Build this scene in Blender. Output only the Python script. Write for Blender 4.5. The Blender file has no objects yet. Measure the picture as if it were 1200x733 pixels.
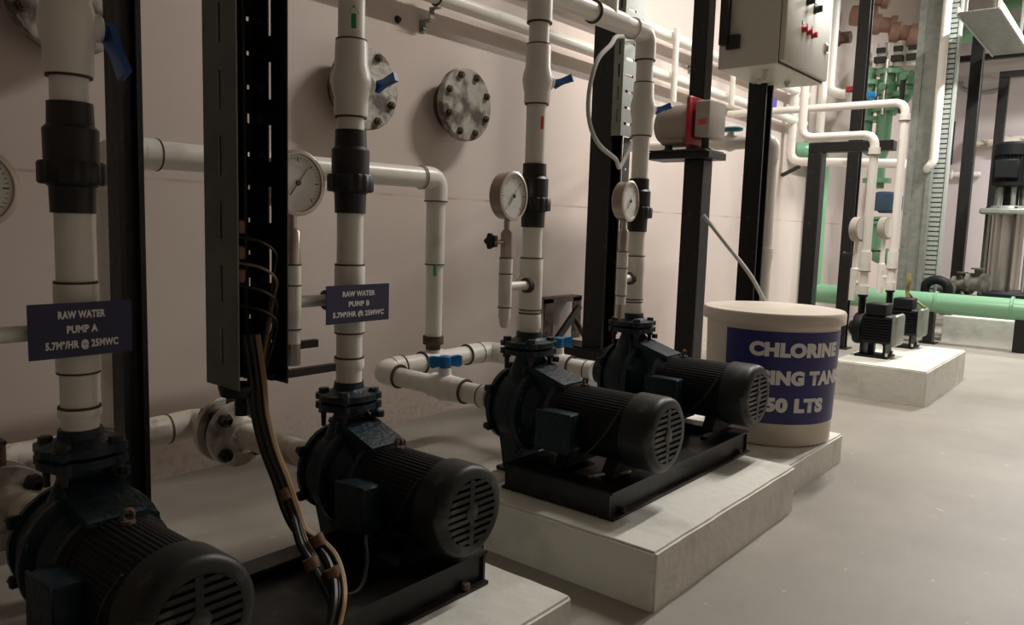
import bpy, bmesh, math, random
from mathutils import Vector, Matrix, noise
random.seed(7)
PI = math.pi
SC = bpy.context.scene
COL = SC.collection

# ------------------------------------------------------------------ camera
F_PX = 910.0
e1 = Vector((750, -79.5, F_PX)).normalized()
hd = Vector((1, .031, 0))
up = e1.cross(hd).normalized()
if up.y > 0: up = -up
ey = up.cross(e1)
cam_d = bpy.data.cameras.new('camera'); cam = bpy.data.objects.new('camera', cam_d); COL.objects.link(cam)
cam_d.sensor_width = 36.0; cam_d.lens = F_PX / 1200 * 36.0; cam_d.clip_start = .02; cam_d.clip_end = 60
# rows e1, ey, up hold the world axes in camera space (x right, y down, z forward)
right = Vector((e1.x, ey.x, up.x)); down = Vector((e1.y, ey.y, up.y)); fwd = Vector((e1.z, ey.z, up.z))
M = Matrix((right, -down, -fwd)).transposed().to_4x4(); M.translation = Vector((0, 0, .85))
cam.matrix_world = M
SC.camera = cam
# ------------------------------------------------------------------ world, lights, exposure
SC.view_settings.view_transform = 'Standard'; SC.view_settings.look = 'None'
SC.view_settings.gamma = 1.0; SC.view_settings.use_curve_mapping = False
SC.view_settings.exposure = 0.0
w = bpy.data.worlds.new('world'); SC.world = w; w.use_nodes = True
w.node_tree.nodes['Background'].inputs[0].default_value = (.9, .85, .8, 1)
w.node_tree.nodes['Background'].inputs[1].default_value = 0.012
def area(name, loc, sx, sy, power, col, rot=(0, 0, 0)):
    l = bpy.data.lights.new(name, 'AREA'); l.shape = 'RECTANGLE'; l.size = sx; l.size_y = sy
    l.energy = power; l.color = col
    o = bpy.data.objects.new(name, l); o.location = loc; o.rotation_euler = rot; COL.objects.link(o)
    return o
area('tube_light', (3.9, .97, 3.15), 1.2, .07, 76, (1, .93, .85))
area('tube_light', (6.8, .45, 3.1), 1.2, .08, 130, (1, .97, .93))
area('tube_light', (9.3, -.1, 3.2), .08, 1.2, 95, (1, .96, .93))

# ------------------------------------------------------------------ materials
def mat(name, col, rough=.5, metal=0, spec=.5, col2=None, scale=8, lo=.4, hi=.6, bump=0, bscale=40, detail=6, coat=0):
    m = bpy.data.materials.new(name); m.use_nodes = True
    nt = m.node_tree; b = nt.nodes['Principled BSDF']
    b.inputs['Base Color'].default_value = (*col, 1); b.inputs['Roughness'].default_value = rough
    b.inputs['Metallic'].default_value = metal; b.inputs['Specular IOR Level'].default_value = spec
    if coat: b.inputs['Coat Weight'].default_value = coat
    tc = nt.nodes.new('ShaderNodeTexCoord')
    if col2:
        n = nt.nodes.new('ShaderNodeTexNoise'); n.inputs['Scale'].default_value = scale; n.inputs['Detail'].default_value = detail
        r = nt.nodes.new('ShaderNodeValToRGB')
        r.color_ramp.elements[0].position = lo; r.color_ramp.elements[0].color = (*col2, 1)
        r.color_ramp.elements[1].position = hi; r.color_ramp.elements[1].color = (*col, 1)
        nt.links.new(tc.outputs['Object'], n.inputs['Vector']); nt.links.new(n.outputs['Fac'], r.inputs['Fac'])
        nt.links.new(r.outputs['Color'], b.inputs['Base Color'])
    if bump:
        n2 = nt.nodes.new('ShaderNodeTexNoise'); n2.inputs['Scale'].default_value = bscale; n2.inputs['Detail'].default_value = 4
        bp = nt.nodes.new('ShaderNodeBump'); bp.inputs['Strength'].default_value = bump; bp.inputs['Distance'].default_value = .01
        nt.links.new(tc.outputs['Object'], n2.inputs['Vector']); nt.links.new(n2.outputs['Fac'], bp.inputs['Height'])
        nt.links.new(bp.outputs['Normal'], b.inputs['Normal'])
    return m
PVC = mat('pvc_white', (.86, .84, .78), .34, col2=(.70, .66, .58), scale=9, lo=.26, hi=.42)
PVC_D = mat('pvc_dirty', (.68, .63, .55), .45, col2=(.25, .20, .15), scale=14, lo=.33, hi=.46)
SEAM = mat('seam', (.07, .055, .04), .7)
UPVC = mat('union_black', (.014, .014, .015), .45)
POSTM = mat('post_black', (.008, .008, .008), .42, spec=.4, col2=(.04, .04, .038), scale=30, lo=.25, hi=.36, bump=.15)
PUMPM = mat('pump_paint', (.007, .021, .032), .42, spec=.4, bump=.35, bscale=70)
MOTORM = mat('motor_paint', (.005, .006, .007), .55, spec=.25, bump=.12, bscale=60)
COWLM = mat('fan_cowl', (.014, .017, .016), .45, spec=.4, col2=(.10, .10, .088), scale=12, lo=.30, hi=.42)
DARK = mat('slot_shade_black', (.004, .004, .004), .8)  # shade inside the fan cowl, put in as a near-black colour
SKIDM = mat('skid_black', (.007, .0065, .006), .4, spec=.4, col2=(.035, .033, .03), scale=20, lo=.3, hi=.42)
STEEL = mat('steel', (.55, .53, .5), .3, metal=.9)
CASE = mat('gauge_case', (.50, .44, .39), .3, metal=.85)
RUST = mat('rusty', (.16, .10, .075), .8, col2=(.06, .04, .03), scale=25, bump=.4)
BOLTM = mat('bolt_dark', (.05, .045, .04), .55, metal=.4)
DIAL = mat('dial_white', (.72, .72, .68), .5)
INK = mat('ink', (.02, .02, .02), .5)
BLUE = mat('handle_blue', (.008, .17, .44), .4)
BLUED = mat('handle_blue_dark', (.01, .07, .28), .4)
TEAL = mat('handle_teal', (.03, .22, .30), .45)
RED = mat('red', (.42, .02, .035), .4)
GREENM = mat('mark_green', (.02, .32, .12), .5)
REDM = mat('mark_red', (.7, .08, .05), .5)
SIGN = mat('sign_blue', (.022, .022, .085), .4)
LABEL = mat('label_blue', (.028, .028, .17), .45)
LETTER = mat('letter_white', (.86, .85, .84), .5)
GALV = mat('galvanised', (.27, .285, .26), .45, metal=.3, col2=(.22, .235, .21), scale=18)
TRAYM = mat('tray_olive', (.13, .13, .105), .5, metal=.3, col2=(.10, .10, .083), scale=10)
TRAYL = mat('tray_grey', (.46, .50, .47), .45, metal=.3)
DRUM = mat('drum_cream', (.74, .67, .58), .42, col2=(.68, .61, .52), scale=5)
PANELM = mat('panel_grey', (.56, .55, .48), .42)
PGREEN = mat('pipe_green', (.20, .41, .25), .28)
BROWN = mat('brown_coupling', (.34, .20, .15), .5)
SLEEVE = mat('sleeve_brown', (.17, .085, .05), .6)
FLANGE = mat('blank_flange', (.46, .45, .40), .55, metal=.25, col2=(.12, .10, .085), scale=13, lo=.40, hi=.56, bump=.5, bscale=30)
FLSTUB = mat('flange_stub', (.36, .29, .25), .7, col2=(.18, .12, .10), scale=16)
WFL = mat('valve_flange_paint', (.66, .63, .57), .4, col2=(.22, .17, .13), scale=11, lo=.36, hi=.5)
TAN = mat('wire_tan', (.24, .15, .08), .5)
WYEL = mat('wire_yellow', (.42, .27, .06), .5)
WHT = mat('wire_white', (.7, .68, .62), .5)
WBLK = mat('cable_black', (.012, .011, .010), .45)
WGRY = mat('cable_grey', (.42, .42, .40), .4)
ACTM = mat('actuator_grey', (.34, .29, .25), .5)
ACTL = mat('actuator_light', (.42, .38, .34), .5)

def wall_mat():
    m = bpy.data.materials.new('wall_paint'); m.use_nodes = True; nt = m.node_tree; b = nt.nodes['Principled BSDF']
    b.inputs['Roughness'].default_value = .62
    g = nt.nodes.new('ShaderNodeNewGeometry'); sp = nt.nodes.new('ShaderNodeSeparateXYZ'); nt.links.new(g.outputs['Position'], sp.inputs[0])
    n = nt.nodes.new('ShaderNodeTexNoise'); n.inputs['Scale'].default_value = 1.3; n.inputs['Detail'].default_value = 5
    nt.links.new(g.outputs['Position'], n.inputs['Vector'])
    r = nt.nodes.new('ShaderNodeValToRGB'); r.color_ramp.elements[0].position = .3; r.color_ramp.elements[1].position = .7
    r.color_ramp.elements[0].color = (.64, .555, .51, 1); r.color_ramp.elements[1].color = (.71, .62, .57, 1)
    nt.links.new(n.outputs['Fac'], r.inputs['Fac'])
    # chalk level line at z = .957 with a broken reddish smear
    n2 = nt.nodes.new('ShaderNodeTexNoise'); n2.inputs['Scale'].default_value = 5; nt.links.new(g.outputs['Position'], n2.inputs['Vector'])
    d = nt.nodes.new('ShaderNodeMath'); d.operation = 'SUBTRACT'; d.inputs[1].default_value = .957; nt.links.new(sp.outputs['Z'], d.inputs[0])
    a = nt.nodes.new('ShaderNodeMath'); a.operation = 'ABSOLUTE'; nt.links.new(d.outputs[0], a.inputs[0])
    l = nt.nodes.new('ShaderNodeMapRange'); l.inputs[1].default_value = .0025; l.inputs[2].default_value = .006; l.inputs[3].default_value = 1; l.inputs[4].default_value = 0
    nt.links.new(a.outputs[0], l.inputs[0])
    k = nt.nodes.new('ShaderNodeMapRange'); k.inputs[1].default_value = .42; k.inputs[2].default_value = .6; k.inputs[3].default_value = .15; k.inputs[4].default_value = .6
    nt.links.new(n2.outputs['Fac'], k.inputs[0])
    mu = nt.nodes.new('ShaderNodeMath'); mu.operation = 'MULTIPLY'; nt.links.new(l.outputs[0], mu.inputs[0]); nt.links.new(k.outputs[0], mu.inputs[1])
    mx = nt.nodes.new('ShaderNodeMix'); mx.data_type = 'RGBA'; nt.links.new(mu.outputs[0], mx.inputs[0])
    nt.links.new(r.outputs['Color'], mx.inputs[6]); mx.inputs[7].default_value = (.42, .17, .14, 1)
    # plaster splashes and dirt just above the floor
    n3 = nt.nodes.new('ShaderNodeTexNoise'); n3.inputs['Scale'].default_value = 45; n3.inputs['Detail'].default_value = 5; nt.links.new(g.outputs['Position'], n3.inputs['Vector'])
    z3 = nt.nodes.new('ShaderNodeMapRange'); z3.inputs[1].default_value = .05; z3.inputs[2].default_value = .22; z3.inputs[3].default_value = .22; z3.inputs[4].default_value = 0
    nt.links.new(sp.outputs['Z'], z3.inputs[0])
    ad = nt.nodes.new('ShaderNodeMath'); ad.operation = 'ADD'; nt.links.new(n3.outputs['Fac'], ad.inputs[0]); nt.links.new(z3.outputs[0], ad.inputs[1])
    st = nt.nodes.new('ShaderNodeMapRange'); st.inputs[1].default_value = .72; st.inputs[2].default_value = .78; st.inputs[3].default_value = 0; st.inputs[4].default_value = .28
    nt.links.new(ad.outputs[0], st.inputs[0])
    m2 = nt.nodes.new('ShaderNodeMix'); m2.data_type = 'RGBA'; nt.links.new(st.outputs[0], m2.inputs[0]); nt.links.new(mx.outputs[2], m2.inputs[6]); m2.inputs[7].default_value = (.38, .32, .27, 1)
    nt.links.new(m2.outputs[2], b.inputs['Base Color'])
    bp = nt.nodes.new('ShaderNodeBump'); bp.inputs['Strength'].default_value = .12; bp.inputs['Distance'].default_value = .01
    n4 = nt.nodes.new('ShaderNodeTexNoise'); n4.inputs['Scale'].default_value = 9; nt.links.new(g.outputs['Position'], n4.inputs['Vector'])
    nt.links.new(n4.outputs['Fac'], bp.inputs['Height']); nt.links.new(bp.outputs['Normal'], b.inputs['Normal'])
    return m
WALL = wall_mat()
FARW = mat('far_wall_paint', (.60, .55, .55), .6, col2=(.56, .51, .51), scale=1.2)
def floor_mat():
    m = bpy.data.materials.new('floor_screed'); m.use_nodes = True; nt = m.node_tree; b = nt.nodes['Principled BSDF']
    b.inputs['Roughness'].default_value = .5
    g = nt.nodes.new('ShaderNodeNewGeometry')
    n = nt.nodes.new('ShaderNodeTexNoise'); n.inputs['Scale'].default_value = 1.6; n.inputs['Detail'].default_value = 7
    nt.links.new(g.outputs['Position'], n.inputs['Vector'])
    r = nt.nodes.new('ShaderNodeValToRGB'); r.color_ramp.elements[0].position = .32; r.color_ramp.elements[1].position = .68
    r.color_ramp.elements[0].color = (.25, .232, .20, 1); r.color_ramp.elements[1].color = (.37, .343, .30, 1)
    nt.links.new(n.outputs['Fac'], r.inputs['Fac'])
    n2 = nt.nodes.new('ShaderNodeTexNoise'); n2.inputs['Scale'].default_value = 22; n2.inputs['Detail'].default_value = 3
    nt.links.new(g.outputs['Position'], n2.inputs['Vector'])
    st = nt.nodes.new('ShaderNodeMapRange'); st.inputs[1].default_value = .70; st.inputs[2].default_value = .74; st.inputs[3].default_value = 0; st.inputs[4].default_value = .55
    nt.links.new(n2.outputs['Fac'], st.inputs[0])
    mx = nt.nodes.new('ShaderNodeMix'); mx.data_type = 'RGBA'; nt.links.new(st.outputs[0], mx.inputs[0]); nt.links.new(r.outputs['Color'], mx.inputs[6]); mx.inputs[7].default_value = (.6, .57, .5, 1)
    nt.links.new(mx.outputs[2], b.inputs['Base Color'])
    bp = nt.nodes.new('ShaderNodeBump'); bp.inputs['Strength'].default_value = .1; bp.inputs['Distance'].default_value = .01
    nt.links.new(n2.outputs['Fac'], bp.inputs['Height']); nt.links.new(bp.outputs['Normal'], b.inputs['Normal'])
    return m
FLOOR = floor_mat()
PLINTH = mat('plinth_whitewash', (.80, .80, .74), .55, col2=(.64, .635, .575), scale=7, lo=.3, hi=.5, bump=.25, bscale=30)
CEIL = mat('ceiling_paint', (.6, .57, .52), .7)

# ------------------------------------------------------------------ mesh helpers
def V(*a): return Vector(a)
def box(bm, x0, x1, y0, y1, z0, z1, bev=0, seg=1):
    vs = [bm.verts.new((x, y, z)) for z in (z0, z1) for y in (y0, y1) for x in (x0, x1)]
    fs = [bm.faces.new([vs[i] for i in f]) for f in ((0, 2, 3, 1), (4, 5, 7, 6), (0, 1, 5, 4), (2, 6, 7, 3), (0, 4, 6, 2), (1, 3, 7, 5))]
    if bev:
        es = list({e for f in fs for e in f.edges})
        bmesh.ops.bevel(bm, geom=es, offset=bev, segments=seg, affect='EDGES', profile=.5)
def frame_of(axis):
    a = Vector(axis).normalized(); h = V(0, 0, 1) if abs(a.z) < .9 else V(1, 0, 0)
    u = h.cross(a).normalized(); return a, u, a.cross(u)
def lathe(bm, prof, o, axis=(0, 0, 1), n=28, caps=True):
    a, u, v = frame_of(axis); o = Vector(o); rings = []
    for t, r in prof:
        rings.append([bm.verts.new(o + a * t + (u * math.cos(2 * PI * i / n) + v * math.sin(2 * PI * i / n)) * max(r, 1e-4)) for i in range(n)])
    for p, q in zip(rings, rings[1:]):
        for i in range(n): bm.faces.new((p[i], p[(i + 1) % n], q[(i + 1) % n], q[i]))
    if caps:
        bm.faces.new(rings[0][::-1]); bm.faces.new(rings[-1])
def fillet(pts, rad, seg=7):
    pts = [Vector(p) for p in pts]; out = [pts[0]]
    for i in range(1, len(pts) - 1):
        a, b, c = pts[i - 1], pts[i], pts[i + 1]
        d1, d2 = (a - b).normalized(), (c - b).normalized()
        k = min(rad, (a - b).length * .49, (c - b).length * .49)
        p, q = b + d1 * k, b + d2 * k
        for j in range(seg + 1):
            t = j / seg; out.append(p * (1 - t) ** 2 + b * 2 * t * (1 - t) + q * t * t)
    out.append(pts[-1]); return out
def spline(pts, seg=8):
    P = [Vector(p) for p in pts]; P = [P[0] * 2 - P[1]] + P + [P[-1] * 2 - P[-2]]; out = []
    for i in range(1, len(P) - 2):
        for j in range(seg):
            t = j / seg
            out.append(.5 * ((2 * P[i]) + (P[i + 1] - P[i - 1]) * t + (2 * P[i - 1] - 5 * P[i] + 4 * P[i + 1] - P[i + 2]) * t * t + (3 * P[i] - P[i - 1] - 3 * P[i + 1] + P[i + 2]) * t ** 3))
    out.append(P[-2]); return out
def tube(bm, pts, r, n=16, caps=True):
    pts = [Vector(p) for p in pts]; rings = []; u = None
    for i, p in enumerate(pts):
        d = (pts[min(i + 1, len(pts) - 1)] - pts[max(i - 1, 0)]).normalized()
        if u is None: _, u, _ = frame_of(d)
        u = (u - d * u.dot(d)).normalized(); v = d.cross(u)
        rr = r[i] if isinstance(r, (list, tuple)) else r
        rings.append([bm.verts.new(p + (u * math.cos(2 * PI * k / n) + v * math.sin(2 * PI * k / n)) * rr) for k in range(n)])
    for p, q in zip(rings, rings[1:]):
        for i in range(n): bm.faces.new((p[i], p[(i + 1) % n], q[(i + 1) % n], q[i]))
    if caps: bm.faces.new(rings[0][::-1]); bm.faces.new(rings[-1])
def prism(bm, poly, d0, d1, plane='yz'):
    """polygon in a plane, extruded along the third axis from d0 to d1"""
    def mk(a, b, d): return {'yz': (d, a, b), 'xz': (a, d, b), 'xy': (a, b, d)}[plane]
    p = [bm.verts.new(mk(a, b, d0)) for a, b in poly]; q = [bm.verts.new(mk(a, b, d1)) for a, b in poly]
    n = len(p); bm.faces.new(p[::-1]); bm.faces.new(q)
    for i in range(n): bm.faces.new((p[i], p[(i + 1) % n], q[(i + 1) % n], q[i]))
def loft(bm, rings):
    R = [[bm.verts.new(p) for p in ring] for ring in rings]; n = len(R[0])
    for p, q in zip(R, R[1:]):
        for i in range(n): bm.faces.new((p[i], p[(i + 1) % n], q[(i + 1) % n], q[i]))
    bm.faces.new(R[0][::-1]); bm.faces.new(R[-1])
def ell(cx, cy, z, rx, ry, n=24, p=2.0):
    out = []
    for i in range(n):
        c, s = math.cos(2 * PI * i / n), math.sin(2 * PI * i / n)
        out.append((cx + rx * math.copysign(abs(c) ** (2 / p), c), cy + ry * math.copysign(abs(s) ** (2 / p), s), z))
    return out
def holed(bm, w, h, t, holes, put):
    """plate of w by h by t with rectangular holes; put(u, v, d) gives the point"""
    us = sorted({0, w} | {c for q in holes for c in q[:2]}); vs = sorted({0, h} | {c for q in holes for c in q[2:]})
    us = [round(u, 5) for u in us]; vs = [round(v, 5) for v in vs]
    def solid(i, j):
        if not (0 <= i < len(us) - 1 and 0 <= j < len(vs) - 1): return False
        cu, cv = (us[i] + us[i + 1]) / 2, (vs[j] + vs[j + 1]) / 2
        return not any(a < cu < b and c < cv < d for a, b, c, d in holes)
    cache = {}
    def vt(i, j, d):
        if (i, j, d) not in cache: cache[i, j, d] = bm.verts.new(put(us[i], vs[j], d * t))
        return cache[i, j, d]
    for i in range(len(us) - 1):
        for j in range(len(vs) - 1):
            if not solid(i, j): continue
            bm.faces.new((vt(i, j, 0), vt(i + 1, j, 0), vt(i + 1, j + 1, 0), vt(i, j + 1, 0)))
            bm.faces.new((vt(i, j, 1), vt(i, j + 1, 1), vt(i + 1, j + 1, 1), vt(i + 1, j, 1)))
            for di, dj, a, b in ((-1, 0, (i, j), (i, j + 1)), (1, 0, (i + 1, j), (i + 1, j + 1)), (0, -1, (i, j), (i + 1, j)), (0, 1, (i, j + 1), (i + 1, j + 1))):
                if not solid(i + di, j + dj):
                    bm.faces.new((vt(*a, 0), vt(*b, 0), vt(*b, 1), vt(*a, 1)))
def hexbolt(bm, o, axis, r, h, L=0):
    lathe(bm, [(0, r), (h, r)], o, axis, 6)
    if L: lathe(bm, [(-L, r * .55), (0, r * .55)], o, axis, 8)
def obj(name, bm, m, parent=None, label=None, flat=False):
    bmesh.ops.recalc_face_normals(bm, faces=bm.faces)
    if not flat:
        for f in bm.faces: f.smooth = True
        for e in bm.edges:
            e.smooth = len(e.link_faces) == 2 and e.calc_face_angle(0) < math.radians(38)
    me = bpy.data.meshes.new(name); bm.to_mesh(me); bm.free(); me.materials.append(m)
    o = bpy.data.objects.new(name, me); COL.objects.link(o)
    if parent: o.parent = parent
    if label: o['label'] = label
    return o
def thing(name, label, cat, loc=(0, 0, 0), group=None):
    o = bpy.data.objects.new(name, None); COL.objects.link(o); o.location = loc; o.empty_display_size = .05
    o['label'] = label; o['category'] = cat
    if group: o['group'] = group
    return o
def tag(o, label, cat, group=None, kind=None):
    o['label'] = label; o['category'] = cat
    if group: o['group'] = group
    if kind: o['kind'] = kind
    return o
def struct(name, bm, m):
    o = obj(name, bm, m); o['kind'] = 'structure'; return o
def NB(): return bmesh.new()
def part(name, m, parent, fn, *a, label=None, **k):
    bm = NB(); fn(bm, *a, **k); return obj(name, bm, m, parent, label)
def dup(o, parent=None):
    c = o.copy(); COL.objects.link(c); c.parent = parent
    for ch in list(o.children): dup(ch, c)
    return c
def move(o, d):
    for v in o.data.vertices: v.co += Vector(d)
def textmesh(body, size, bold=.0, spacing=1.0, res=3):
    c = bpy.data.curves.new('text', 'FONT'); c.body = body; c.size = size; c.offset = bold; c.align_x = 'CENTER'; c.align_y = 'CENTER'
    c.resolution_u = res; c.space_character = spacing; c.extrude = 0
    t = bpy.data.objects.new('text', c); COL.objects.link(t)
    dg = bpy.context.evaluated_depsgraph_get(); me = bpy.data.meshes.new_from_object(t.evaluated_get(dg))
    bpy.data.objects.remove(t); bpy.data.curves.remove(c)
    me.materials.clear()
    return me

# ------------------------------------------------------------------ the room
X0, X1, Y0, Y1, ZC = -3.0, 10.8, -4.0, 2.4, 4.0
bm = NB(); box(bm, X0, X1, Y0, Y1, -.1, 0); struct('floor', bm, FLOOR)
bm = NB(); box(bm, X0, X1, Y1, Y1 + .15, 0, ZC); struct('wall_left', bm, WALL)
bm = NB(); box(bm, X1, X1 + .15, Y0, Y1, 0, ZC); struct('wall_far', bm, FARW)
bm = NB(); box(bm, X0, X1, Y0 - .15, Y0, 0, ZC); struct('wall_right', bm, WALL)
bm = NB(); box(bm, X0 - .15, X0, Y0, Y1, 0, ZC); struct('wall_back', bm, WALL)
bm = NB(); box(bm, X0, X1, Y0, Y1, ZC, ZC + .1); struct('ceiling', bm, CEIL)

def plinth(x0, x1, y0, y1, h, label, seed):
    bm = NB(); box(bm, 0, x1 - x0, 0, y1 - y0, 0, h)
    top = [e for e in bm.edges if not (e.verts[0].co.z < 1e-6 and e.verts[1].co.z < 1e-6)]
    bmesh.ops.bevel(bm, geom=top, offset=.006, segments=2, affect='EDGES')
    # cut it into a fine grid so that the rough edges can be worn
    for ax, L in ((0, x1 - x0), (1, y1 - y0), (2, h)):
        n = max(2, int(L / .035))
        for i in range(1, n):
            co = [0, 0, 0]; co[ax] = L * i / n; no = [0, 0, 0]; no[ax] = 1
            bmesh.ops.bisect_plane(bm, geom=bm.verts[:] + bm.edges[:] + bm.faces[:], plane_co=co, plane_no=no)
    c = Vector(((x1 - x0) / 2, (y1 - y0) / 2, h / 2))
    for v in bm.verts:
        p = v.co * 9 + Vector((seed, seed, seed))
        nz = noise.noise(p) * .0022 + noise.noise(p * 3.3) * .0020
        edge = (v.co.z > h - .014) + (min(v.co.x, x1 - x0 - v.co.x) < .014) + (min(v.co.y, y1 - y0 - v.co.y) < .014)
        if v.co.z > .002:
            v.co += (c - v.co).normalized() * (nz * (1.3 if edge > 1 else .4) + (.001 if edge > 1 else 0))
    o = obj('concrete_plinth', bm, PLINTH); o.location = (x0, y0, 0)
    return tag(o, label, 'plinth')
plinth(-.15, 1.238, .828, 1.41, .116, 'whitewashed concrete plinth under the two nearest pumps at lower left', 3)
plinth(1.485, 2.36, .78, 1.42, .14, 'large whitewashed concrete plinth under the middle pair of pumps', 11)
plinth(2.372, 3.012, .83, 1.42, .107, 'low concrete plinth under the cream chlorine drum', 23)
plinth(4.28, 5.33, .805, 1.27, .183, 'tall bright concrete plinth under the two small far pumps', 31)
plinth(7.2, 9.4, -.9, 1.28, .215, 'long grey concrete plinth behind the green header pipe', 43)

# ------------------------------------------------------------------ big pumps (local: discharge axis at x=0,y=0, plinth top z=0, fan towards -Y)
def make_pump(label):
    r = thing('centrifugal_pump', label, 'pump', group=None)
    ZA = .19
    bm = NB(); lathe(bm, [(-.035, .08), (-.03, .096), (-.01, .101), (.03, .101), (.052, .096), (.056, .08)], (0, 0, ZA), (0, 1, 0), 36)
    # spiral swelling and discharge neck
    loft(bm, [ell(-.010, .012, .20, .078, .042, p=3), ell(-.008, .012, .258, .056, .046, p=2.6), ell(-.004, .008, .300, .042, .040), ell(0, .002, .332, .035, .035), ell(0, 0, .35, .037, .037)])
    obj('volute_casing', bm, PUMPM, r)
    bm = NB(); lathe(bm, [(.050, .09), (.053, .106), (.066, .106), (.072, .09), (.084, .060), (.094, .046), (.125, .046)], (0, 0, ZA), (0, 1, 0), 36)
    for k in range(6):
        a = PI / 6 + k * PI / 3; box(bm, .108 * math.cos(a) - .012, .108 * math.cos(a) + .012, .053, .066, ZA + .108 * math.sin(a) - .012, ZA + .108 * math.sin(a) + .012, .004)
    obj('suction_cover', bm, PUMPM, r)
    first = None
    for k in range(6):
        a = PI / 6 + k * PI / 3; p = (.110 * math.cos(a), .066, ZA + .110 * math.sin(a))
        if first is None:
            bm = NB(); hexbolt(bm, (0, 0, 0), (0, 1, 0), .010, .009); first = obj('cover_bolt', bm, BOLTM, r); first.location = p
        else:
            c = first.copy(); COL.objects.link(c); c.location = p
    bm = NB(); lathe(bm, [(.342, .055), (.345, .072), (.360, .072), (.362, .06)], (0, 0, 0), (0, 0, 1), 32)
    for k in range(4):
        a = PI / 4 + k * PI / 2; lathe(bm, [(.3452, .018), (.3598, .018)], (.064 * math.cos(a), .064 * math.sin(a), 0), (0, 0, 1), 14)
    obj('discharge_flange', bm, PUMPM, r)
    bm = NB(); lathe(bm, [(.365, .06), (.367, .073), (.381, .073), (.385, .05), (.392, .038), (.408, .036)], (0, 0, 0), (0, 0, 1), 32)
    for k in range(4):
        a = PI / 4 + k * PI / 2; lathe(bm, [(.3672, .018), (.3808, .018)], (.064 * math.cos(a), .064 * math.sin(a), 0), (0, 0, 1), 14)
    obj('companion_flange', bm, PUMPM, r)
    bm = NB(); hexbolt(bm, (0, 0, .381), (0, 0, 1), .0125, .011, .062); hexbolt(bm, (0, 0, .345), (0, 0, -1), .0125, .012)
    lathe(bm, [(.30, .006), (.345, .006)], (0, 0, 0), (0, 0, 1), 8)
    fb = obj('flange_bolt', bm, BOLTM, r)
    for k in range(4):
        a = PI / 4 + k * PI / 2; c = fb if k == 0 else fb.copy()
        if k: COL.objects.link(c)
        c.location = (.062 * math.cos(a), .062 * math.sin(a), 0)
    # back plate and adapter with its top web
    bm = NB(); lathe(bm, [(-.058, .112), (-.054, .122), (-.038, .122), (-.035, .1)], (0, 0, ZA), (0, 1, 0), 36)
    for k in range(8):
        a = PI / 8 + k * PI / 4; hexbolt(bm, (.113 * math.cos(a), -.058, ZA + .113 * math.sin(a)), (0, -1, 0), .008, .008)
    lathe(bm, [(-.145, .1), (-.13, .1), (-.128, .078), (-.09, .07), (-.062, .092), (-.056, .1)], (0, 0, ZA), (0, 1, 0), 32)
    obj('adapter_bracket', bm, PUMPM, r)
    bm = NB()
    prism(bm, [(-.02, .312), (-.028, .322), (-.05, .318), (-.165, .283), (-.165, .272), (-.05, .300)], -.05, .05)
    prism(bm, [(-.052, .30), (-.15, .275), (-.14, .22), (-.055, .22)], -.048, -.038)
    prism(bm, [(-.052, .30), (-.15, .275), (-.14, .22), (-.055, .22)], .038, .048)
    tube(bm, [(-.052, -.03, .27), (-.05, -.03, .312), (-.03, -.028, .330), (.03, -.028, .330), (.05, -.03, .312), (.052, -.03, .27)], .008, 8)
    hexbolt(bm, (.052, -.06, .322), (0, 0, 1), .011, .014)
    obj('top_web', bm, PUMPM, r)
    # motor
    bm = NB(); n = 180; R0, R1 = .0885, .0905
    ra, rb = [], []
    for i in range(n):
        a = 2 * PI * i / n; rr = R1 if i % 3 else R0
        ra.append((rr * math.cos(a), -.145, ZA + rr * math.sin(a))); rb.append((rr * math.cos(a), -.375, ZA + rr * math.sin(a)))
    loft(bm, [ra, rb]); lathe(bm, [(-.165, .0915), (-.145, .099), (-.14, .099)], (0, 0, ZA), (0, 1, 0), 32)
    obj('motor_body', bm, MOTORM, r)
    bm = NB(); lathe(bm, [(-.368, .091), (-.37, .0985), (-.44, .0985), (-.452, .095), (-.458, .087), (-.458, .071), (-.446, .070), (-.446, .012)], (0, 0, ZA), (0, 1, 0), 48)
    cw = obj('fan_cowl', bm, COWLM, r, 'dusty grey fan cowl')
    bm = NB()
    for k in range(-4, 5):
        z = k * .0150; hw = math.sqrt(max(.0715 ** 2 - z * z, 0)); box(bm, -hw, hw, -.458, -.451, ZA + z - .0042, ZA + z + .0042)
    box(bm, -.007, .007, -.4585, -.450, ZA - .07, ZA + .07)
    lathe(bm, [(.45, .018), (.4595, .018), (.461, .014)], (0, 0, ZA), (0, -1, 0), 16)
    obj('fan_grille', bm, COWLM, cw)
    part('slot_shade_disc', DARK, cw, lathe, [(-.449, .0705), (-.447, .0705)], (0, 0, ZA), (0, 1, 0), 32)  # added near-black disc paints the shade seen between the grille bars
    tb = NB(); box(tb, -.132, -.07, -.245, -.14, .125, .225, .007, 2); tb = obj('terminal_box', tb, PUMPM, r)
    bm = NB(); box(bm, -.137, -.131, -.248, -.137, .122, .228, .003); obj('box_lid', bm, PUMPM, tb)
    part('cable_gland', MOTORM, tb, lathe, [(0, .014), (.012, .014), (.012, .010), (.03, .009)], (-.1, -.2, .125), (0, 0, -1), 10)
    for y in (-.19, -.335):
        bm = NB(); prism(bm, [(-.085, .0715), (.085, .0715), (.085, .083), (.055, .125), (-.055, .125), (-.085, .083)], y - .018, y + .018, 'xz'); obj('motor_foot', bm, MOTORM, r)
    bm = NB(); box(bm, -.06, .06, -.02, .06, .0, .012, .002); prism(bm, [(-.045, .01), (.045, .01), (.07, .125), (-.07, .125)], -.01, .045, 'xz'); obj('casing_foot', bm, PUMPM, r)
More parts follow.
